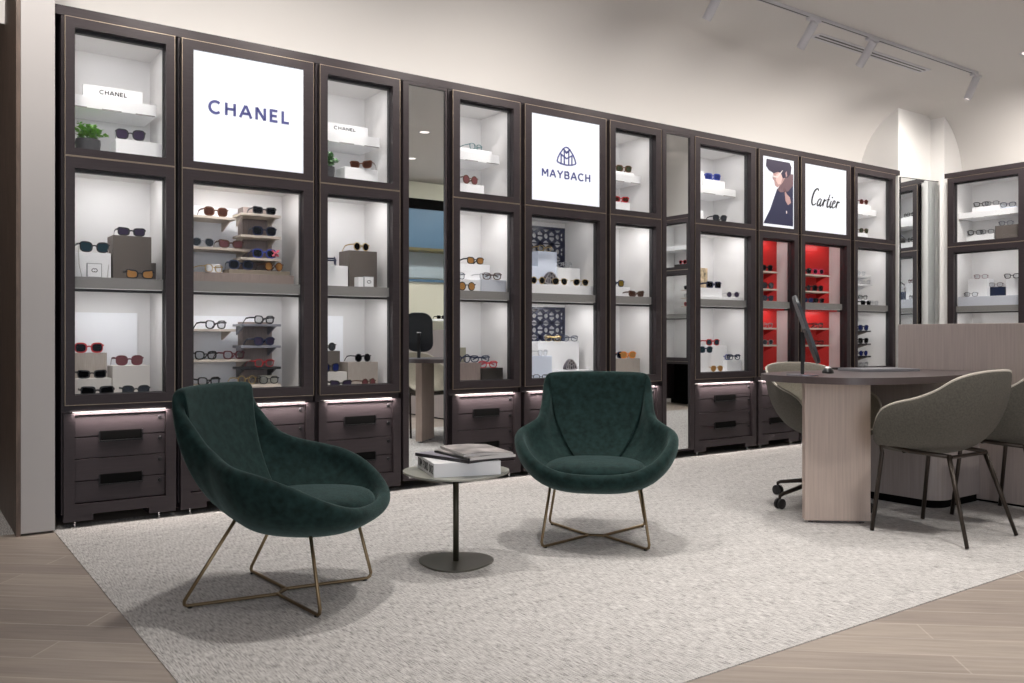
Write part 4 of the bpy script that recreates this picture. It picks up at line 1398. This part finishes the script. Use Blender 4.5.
# ------------------------------------------------------------------ side table with books
def tripoly(R, k, ph, N=48, sq=1.0):
    return [(R * (1 + k * math.cos(3 * (2 * PI * j / N - ph))) * math.cos(2 * PI * j / N), sq * R * (1 + k * math.cos(3 * (2 * PI * j / N - ph))) * math.sin(2 * PI * j / N)) for j in range(N)]
TX, TY = 1.955, 3.165
r = empty('side_table', (TX, TY, .0037), math.radians(-35))
tag(r, 'small bronze pedestal side table holding a white book and magazines', 'side table')
TBL = mat('bronze_grey_metal', (.155, .15, .125), .32, .55)
MB().prism(tripoly(.158, .07, math.radians(30)), 0, .007, 'z', .0015).build('base_plate', TBL, r)
MB().lathe([(.0125, .007), (.0125, .384)], 16).build('stem', mat('dark_olive_metal', (.05, .045, .03), .4, .5), r, smooth=True)
MB().prism(tripoly(.226, .05, math.radians(30)), .382, .390, 'z', .002).build('table_top', mat('sage_grey_top', (.33, .33, .29), .35, .1), r)
ZT = .0037 + .390 + .0003
def rotbox(name, loc, rz):
    return empty(name, loc, math.radians(rz))
# white slipcase book; spine with bold condensed lettering on its short left side
r = rotbox('coffee_table_book', (1.782, 3.055, ZT), -17)
tag(r, 'thick white book with bold black letters on its spine, lying on the table', 'book')
PAGE = mat('page_edges', (.62, .60, .58), .7, noise=.05, nscale=90, stretch=(1, 1, 60))
MB().box(0, .285, .0, .31, .0, .058, .0015).build('cover', WHITE, r)
q = MB()
q.M = Matrix.Translation((-.0006, .155, .013)) @ Matrix.Rotation(-PI / 2, 4, 'Z')
word(q, 'TOM FORD 002', 0, 0, .034, .285, .0037, -.0006, .0008, .20)
q.build('spine_lettering', INK, r)
ZB = ZT + .058 + .0003
r = rotbox('notebook', (1.885, 3.141, ZB), -79.6)
tag(r, 'slim dark book with pale grey cover lying askew on the white book', 'book')
MB().box(-.170, .170, -.02, .19, 0, .0025, .0005).box(-.170, .170, -.02, .19, .0105, .013, .0005).box(-.170, .170, -.02, -.016, 0, .013, .0005).build('cover', mat('black_book_cover', (.014, .013, .018), .4), r)
MB().box(-.168, .168, -.0155, .188, .0026, .0104).build('page_block', mat('dark_page_block', (.05, .045, .05), .6), r)
MB().box(-.168, .168, -.018, .188, .0130, .0135).build('cover_sheet', mat('grey_lilac_cover', (.30, .29, .33), .35), r)
ZB2 = ZB + .0138
MAG = mat('magazine_print', (.34, .31, .30), .35, noise=.8, nscale=9)
for k, (dx, dy, rz, d) in enumerate(((.0, .0, -3, 'lower magazine with curled pages on the dark book'), (.008, .006, -12, 'printed magazine on top of the pile on the side table'))):
    r = rotbox('magazine', (2.012 + dx, 3.105 + dy, ZB2 + k * .0130), rz)
    tag(r, d, 'magazine')
    if k == 0:
        MB().box(-.116, -.1085, -.15, .15, 0, .009, .001).build('spine', BLACK, r)
    for nm, z0, z1, m_ in (('page_block', 0, .0065, PAGE), ('cover', .0067, .0079, MAG)):
        g = MB()
        nx = 14
        lo_, hi_ = [], []
        for i in range(nx + 1):
            u = i / nx
            x = -.108 + .216 * u
            wv = .0045 * math.sin(u * PI) * (1 if nm == 'cover' else .8) - (.003 * u if k else 0) + .003
            hh = z1
            for arr, zz in ((lo_, z0 + (wv if z0 else 0)), (hi_, hh + wv)):
                arr.append([g.bm.verts.new((x, -.150 + .004 * math.sin(5 * u), zz)), g.bm.verts.new((x, .150 - .006 * u, zz))])
        for i in range(nx):
            g.bm.faces.new([hi_[i][0], hi_[i + 1][0], hi_[i + 1][1], hi_[i][1]])
            g.bm.faces.new([lo_[i][0], lo_[i][1], lo_[i + 1][1], lo_[i + 1][0]])
            g.bm.faces.new([lo_[i][0], lo_[i + 1][0], hi_[i + 1][0], hi_[i][0]])
            g.bm.faces.new([lo_[i][1], hi_[i][1], hi_[i + 1][1], lo_[i + 1][1]])
        g.bm.faces.new([lo_[0][0], hi_[0][0], hi_[0][1], lo_[0][1]])
        g.bm.faces.new([lo_[nx][0], lo_[nx][1], hi_[nx][1], hi_[nx][0]])
        g.build(nm, m_, r)

# ------------------------------------------------------------------ consultation desk
OAKV = mat('pale_oak_veneer', (.50, .40, .345), .5, noise=.10, nscale=4, stretch=(26, 26, .8))
GREYV = mat('grey_oak_veneer', (.34, .295, .28), .5, noise=.10, nscale=4, stretch=(26, 26, .8))
TOPM = mat('dark_desk_top', (.085, .066, .066), .38, noise=.1, nscale=6, stretch=(1, 12, 1))
ZD = .765
r = empty('consultation_desk', (4.4, 2.8, .0037))
tag(r, 'consultation desk with dark curved top on a pale oak panel leg', 'desk')
ctrl = [(5.178, 2.47), (4.75, 2.37), (4.27, 2.345), (3.98, 2.40), (3.80, 2.51), (3.735, 2.70), (3.745, 2.90), (3.83, 3.06), (4.05, 3.16), (4.45, 3.19), (4.85, 3.16), (5.178, 3.10)]
P = [catmull([(a, b, 0) for a, b in ctrl], (len(ctrl) - 1) * k / 60) for k in range(61)]
MB().prism([(p.x - 4.4, p.y - 2.8) for p in P], ZD - .034 - .0037, ZD - .0037, 'z', .003).build('desk_top', TOPM, r, smooth=True, autos=30)
g = MB()
g.M = Matrix.Translation((-.42, -.10, 0)) @ Matrix.Rotation(math.radians(-40), 4, 'Z')
g.box(-.165, .165, -.03, .03, .014, ZD - .034 - .0037, .003)
g.build('panel_leg', OAKV, r)
for sx in (-.12, .12):
    v = Matrix.Rotation(math.radians(-40), 4, 'Z') @ Vector((sx, 0, 0))
    MB().lathe([(.022, 0), (.022, .004), (.006, .006), (.006, .016)], 16, (-.42 + v.x, -.10 + v.y)).build('leveller', CHROME, r)
def rr(x0, x1, y0, y1, rad):
    pts = [(x1, y0), (x1, y1), (x0, y1)]
    for k in range(9):
        a = PI + PI / 2 * k / 8
        pts.append((x0 + rad + rad * math.cos(a), y0 + rad + rad * math.sin(a)))
    return pts
MB().prism([(a - 4.4, b - 2.8) for a, b in rr(4.72, 5.172, 2.56, 3.05, .10)], .045, ZD - .034 - .0037, 'z').build('pedestal', GREYV, r, smooth=True, autos=30)
MB().prism([(a - 4.4, b - 2.8) for a, b in rr(4.735, 5.17, 2.575, 3.04, .09)], 0, .045, 'z').build('plinth', BLACKGAP, r, smooth=True, autos=30)
# tall wooden screen
r = empty('privacy_screen', (5.18, 1.2, .0037))
tag(r, 'low oak-veneered partition screen behind the desk, running to the picture edge', 'partition')
MB().box(0, .05, -1.5, 1.87, .012, 1.04, .003).build('screen_panel', mat('greyed_oak_screen', (.43, .365, .34), .5, noise=.09, nscale=4, stretch=(26, 26, .8)), r)
MB().box(.008, .042, -1.48, 1.85, 0, .012).build('screen_foot', BLACKGAP, r)

# monitor
MX, MY = 3.853, 2.812
r = empty('desk_monitor', (MX, MY, ZD + .0003), math.atan2(.589, .808))
tag(r, 'tilted black monitor on a thin post, seen almost edge-on at the desk end', 'monitor')
MB().prism([(x, y) for x, y in tripoly(.085, .0, 0, 32, .95)], 0, .006, 'z', .001).build('base_plate', mat('satin_alu', (.35, .35, .40), .3, .8), r)
MB().box(-.014, .014, -.009, .009, .006, .226, .002).build('post', BLACK, r)
g = MB()
g.M = Matrix.Translation((0, -.012, .232))
g.tube([(-.02, 0, 0), (.02, 0, 0)], .011, 12)
g.build('hinge', CHROME, r)
g = MB()
pts = []
W_, H_, ra = .125, .185, .085
for cx, cz, a0 in ((W_ - ra, H_ - ra, 0), (-W_ + ra, H_ - ra, 90), (-W_ + ra, -H_ + ra, 180), (W_ - ra, -H_ + ra, 270)):
    for k in range(7):
        a = math.radians(a0 + 15 * k)
        pts.append((cx + ra * math.cos(a), cz + ra * math.sin(a)))
g.M = Matrix.Translation((0, -.018, .238)) @ Matrix.Rotation(math.radians(-19), 4, 'X') @ Matrix.Rotation(math.radians(4), 4, 'Z')
g.prism(pts, -.008, .008, 'y', .003)
g.build('display_housing', mat('slate_black', (.022, .028, .036), .35), r)
g = MB()
g.M = Matrix.Translation((0, -.018, .238)) @ Matrix.Rotation(math.radians(-19), 4, 'X') @ Matrix.Rotation(math.radians(4), 4, 'Z')
g.prism([(a * .9, b * .93) for a, b in pts], -.0088, -.0078, "y")
g.build('screen', mat('dark_screen', (.03, .045, .06), .12), r)
# mouse, tablet
r = empty('computer_mouse', (4.20, 2.90, ZD + .0003), math.radians(35))
tag(r, 'black and white computer mouse on the desk beside the monitor', 'mouse')
for nm, m_, k in (('mouse_body', BLACK, 0), ('mouse_top', WHITE, 1)):
    g = MB()
    rows = []
    for j in range(8):
        ph = PI / 2 * j / 7
        if k:
            ph = PI * .28 + (PI / 2 - PI * .28) * j / 7
        cr, sr = math.cos(ph), math.sin(ph)
        e = 1.02 if k else 1
        rows.append([g.bm.verts.new((.062 * e * cr * math.cos(t * PI / 12), .031 * e * cr * math.sin(t * PI / 12), .036 * e * sr)) for t in range(24)])
    for A, B_ in zip(rows, rows[1:-1]):
        for j in range(24):
            g.bm.faces.new([A[j], A[(j + 1) % 24], B_[(j + 1) % 24], B_[j]])
    g.bm.faces.new(rows[-2])
    g.bm.faces.new(rows[0][::-1])
    for v in rows[-1]:
        g.bm.verts.remove(v)
    g.build(nm, m_, r, smooth=True)
r = empty('laptop_computer', (4.72, 2.92, ZD + .0003), math.radians(-22))
tag(r, 'closed grey laptop lying flat on the dark desk top', 'laptop')
ALU = mat('grey_aluminium', (.42, .42, .46), .3, .6)
MB().box(-.19, .19, -.12, .12, 0, .009, .002).build('laptop_base', ALU, r)
MB().box(-.19, .19, -.12, .12, .0098, .0155, .002).build('laptop_lid', ALU, r)

# ------------------------------------------------------------------ shell chairs at the desk
FELT = mat('grey_wool_felt', (.098, .091, .076), .9, noise=.22, nscale=130, bump=.5, bscale=420)
FELTIN = mat('beige_wool', (.36, .33, .27), .9, noise=.15, nscale=130, bump=.4, bscale=420)
RIMP = mat('pale_rim_welt', (.50, .46, .40), .8)
LEGM = mat('dark_bronze_tube', (.035, .026, .020), .35, .5)
HALF = [(0, -.245, .437), (.10, -.250, .440), (.19, -.245, .452), (.245, -.225, .490), (.272, -.195, .555), (.283, -.155, .610), (.285, -.08, .645),
        (.280, .02, .672), (.268, .11, .712), (.250, .175, .757), (.205, .228, .785), (.11, .262, .800), (0, .272, .803)]
def shell_chair(loc, rz, kind, label, inner=True):
    r = empty('shell_chair' if kind == 'legs' else 'swivel_chair', loc, rz)
    tag(r, label, 'chair', 'felt shell chairs at the desk')
    mb, L, nrm = tub(HALF, .392, .430, .016, (0, -.03), (0, -.05), (.42, .85), (.42, .9), 32, 10)
    bm = mb.bm
    o = mb.build('shell', FELT, r, smooth=True, sub=1)
    n = len(L)
    o.data.materials.append(FELTIN)
    # faces past the rim belong to the paler inside
    rows_out = 10 + 2
    for p in o.data.polygons:
        if p.index >= rows_out * n and len(p.vertices) == 4:
            p.material_index = 1
    MB().tube([p - nrm[i] * .008 + Vector((0, 0, .001)) for i, p in enumerate(L)], .0068, 8, closed=True).build('rim_welt', RIMP, r, smooth=True)
    if kind == 'legs':
        for sd in (-1, 1):
            f = MB()
            ft, bt = Vector((sd * .215, -.185, .435)), Vector((sd * .165, .125, .402))
            ff = Vector((sd * .232, -.235, .004))
            f.tube([ff, ff.lerp(ft, .9), ft + Vector((0, -.012, -.012)), ft + Vector((-sd * .006, .02, -.002)), ft + Vector((-sd * .03, .12, -.025)), bt], .0105, 10)
            f.build('leg', LEGM, r, smooth=True)
            f = MB()
            f.tube([bt + Vector((0, -.01, .006)), Vector((sd * .232, .235, .004))], [.012, .009], 10)
            f.build('leg', LEGM, r, smooth=True)
        MB().tube([(-.165, .125, .398), (.165, .125, .398)], .009, 8).tube([(-.18, -.10, .405), (.18, -.10, .405)], .009, 8).build('under_frame', LEGM, r)
    else:
        MB().lathe([(.03, .10), (.03, .24), (.02, .24), (.02, .392)], 16).build('column', LEGM, r, smooth=True, autos=40)
        MB().lathe([(.09, .38), (.09, .394)], 20).build('seat_plate', LEGM, r)
        for k in range(4):
            a = k * PI / 2 + math.radians(8)
            c_, s_ = math.cos(a), math.sin(a)
            f = MB()
            f.tube([(c_ * .02, s_ * .02, .135), (c_ * .30, s_ * .30, .082), (c_ * .325, s_ * .325, .072), (c_ * .325, s_ * .325, .058)], [.016, .011, .010, .008], 8)
            lg = f.build('leg', LEGM, r, smooth=True)
            g = MB()
            for dd in (-.012, .012):
                M_ = Matrix.Translation((c_ * .325 - s_ * dd, s_ * .325 + c_ * dd, .029)) @ Matrix.Rotation(a, 4, 'Z') @ Matrix.Rotation(PI / 2, 4, 'X')
                h = MB()
                h.lathe([(.020, -.009), (.029, -.006), (.029, .006), (.020, .009)], 20)
                h.bm.transform(M_)
                tmp = bpy.data.meshes.new('t')
                h.bm.to_mesh(tmp)
                g.bm.from_mesh(tmp)
            g.build('caster', BLACK, lg, smooth=True, autos=40)
    return r
shell_chair((4.185, 2.245, .0037), PI, 'legs', 'grey felt shell chair on four bronze legs, fully in view before the desk')
shell_chair((4.87, 2.20, .0037), PI - math.radians(4), 'legs', 'grey felt shell chair cut off by the right picture edge')
shell_chair((4.36, 3.06, .0037), math.radians(-14), 'swivel', 'beige and grey shell chair on casters behind the desk')

# ------------------------------------------------------------------ ceiling fittings
TRY = 3.93
r = empty('track_rail', (3.0, TRY, CEIL))
tag(r, 'long thin ceiling track that carries the small spotlights', 'track')
MB().box(-3.6, 4.89, -.017, .017, -.022, -.0005, .001).build('rail_body', mat('white_rail', (.55, .54, .56), .5), r)
MB().box(-3.59, 4.88, -.006, .006, -.0225, -.0215).build('rail_slot', BLACK, r)
CAN = mat('white_spot_body', (.62, .61, .64), .45)
SPX = [(.9, 'far out of view'), (2.6, ''), (4.50, 'spotlight cut by the top picture edge'), (5.52, 'leftmost fully visible white spotlight on the ceiling track'),
       (6.27, 'white spotlight hanging across the black air slot'), (7.88, 'white spotlight at the end of the ceiling track')]
for k, (x, lb) in enumerate(SPX):
    r = empty('track_spotlight', (x, TRY, CEIL - .0225))
    tag(r, lb if k > 1 else ('white track spotlight above the first cabinets' if k == 0 else 'white track spotlight above the second chair'), 'spotlight', 'spotlights on the ceiling track')
    MB().box(-.07, .07, -.018, .018, -.022, -.0005, .003).build('adapter', CAN, r)
    d = Vector((-.03 if k != 5 else -.05, .16 if k != 5 else .08, -.24)).normalized()
    g = MB()
    g.tube([(0, 0, -.022), (0, 0, -.045)], .008, 8)
    g.build('neck', CAN, r)
    g = MB()
    M_ = Matrix.Translation((0, 0, -.04)) @ d.to_track_quat('Z', 'Y').to_matrix().to_4x4()
    g.M = M_
    g.lathe([(.028, -.012), (.032, -.006), (.032, .185), (.029, .19), (.026, .178)], 24)
    g.build('lamp_body', CAN, r, smooth=True, autos=40)
    g = MB()
    g.M = M_
    g.lathe([(.024, .1785), (.024, .180)], 20)
    g.build('lamp_lens', LEDW, r)
    p = Vector((x, TRY, CEIL - .0625)) + d * .22
    lamp('spot_lamp', 'SPOT', p, 0, (1, .93, .85), p + d, spot_size=math.radians(60), spot_blend=.8, shadow_soft_size=.03)
# wall washers: lit from the track's line onto the coved wall
for x in (-.4, .4, 1.35, 2.1, 3.1, 3.85, 4.95, 5.9, 6.75, 7.35):
    lamp('wall_washer_lamp', 'SPOT', (x, 3.90, CEIL - .13), 58, (1.0, .94, .88), (x, 5.33, 1.95), spot_size=math.radians(118), spot_blend=1.0, shadow_soft_size=.08)
lamp('wall_washer_lamp', 'SPOT', (8.12, 4.15, CEIL - .13), 50, (1.0, .94, .88), (8.2, 5.33, 1.95), spot_size=math.radians(118), spot_blend=1.0, shadow_soft_size=.08)  # added past the end of the track to brighten the corner
lamp('wall_washer_lamp', 'SPOT', (8.15, 3.80, CEIL - .13), 55, (1.0, .94, .88), (XW, 4.3, 1.95), spot_size=math.radians(118), spot_blend=1.0, shadow_soft_size=.08)  # added without a fitting to lift the side wall near the corner
for y in (3.35, 2.5, 1.7):  # added off the track to brighten the dim side wall
    lamp('wall_washer_lamp', 'SPOT', (7.80, y, CEIL - .13), 85, (1.0, .94, .88), (XW, y, 1.95), spot_size=math.radians(118), spot_blend=1.0, shadow_soft_size=.08)
for x in (5.4, 7.2):  # added lamps that brighten the rear wall for the first mirror
    lamp('added_rear_wall_fill', 'SPOT', (x, -.3, CEIL - .1), 85, (1.0, .98, .92), (x, -2.0, 1.7), spot_size=math.radians(120), spot_blend=1.0, shadow_soft_size=.1)
r = empty('air_slot', (6.68, 4.177, CEIL))
tag(r, 'long linear air slot with black gaps in the ceiling, beyond the track', 'vent')
MB().ring(-.80, .80, -.065, .065, -.785, .785, -.045, .045, 0, .006)
g = MB()
g.M = Matrix.Rotation(-PI / 2, 4, 'X')
g.ring(-.80, .80, -.055, .055, -.775, .775, -.032, .032, 0.0005, .006)
g.build('slot_frame', mat('white_slot_frame', (.66, .65, .68), .5), r)
MB().box(-.78, .78, -.034, -.006, -.003, -.0005).box(-.78, .78, .010, .034, -.003, -.0005).build('slot_gap', BLACK, r)
MB().box(-.78, .78, -.006, .010, -.005, -.0005).build('slot_blade', mat('white_slot_frame', (.7, .7, .7)), r)
for i, (x, y, k) in enumerate(DOWN):
    r = empty('recessed_downlight', (x, y, CEIL))
    tag(r, 'small round recessed ceiling downlight', 'downlight', 'recessed downlights')
    MB().lathe([(.062, -.006), (.075, -.004), (.075, -.0005), (.05, -.0005)], 24, cap=False).build('trim_ring', CAN, r)
    MB().lathe([(.055, -.003), (.055, -.001)], 24).build('diffuser', LEDW, r)

# ------------------------------------------------------------------ things only the first mirror shows
r = empty('service_counter', (6.9, -1.35, .0005))
tag(r, 'white-topped dark counter against the rear wall, seen in the first mirror', 'counter')
MB().box(-1.6, 1.6, -.28, .30, 0, .80, .002).build('counter_body', mat('charcoal_front', (.04, .04, .045), .5), r)
MB().box(-1.62, 1.62, -.30, .33, .80, .86, .002).build('counter_top', WHITE, r)
r = empty('wall_shelf', (6.9, -1.9, 1.20))
tag(r, 'white shelf of eyewear on the rear wall, seen in the first mirror', 'shelf')
MB().box(-1.5, 1.5, -.09, .10, 0, .03, .002).build('shelf_board', WHITE, r)
for k, x in enumerate((6.15, 6.5, 6.85, 7.2)):
    spectacles((x, -1.83, 1.2305), 'mask', 'black', 'black', 180, 'black sunglasses on the rear wall shelf, seen in the first mirror', False)
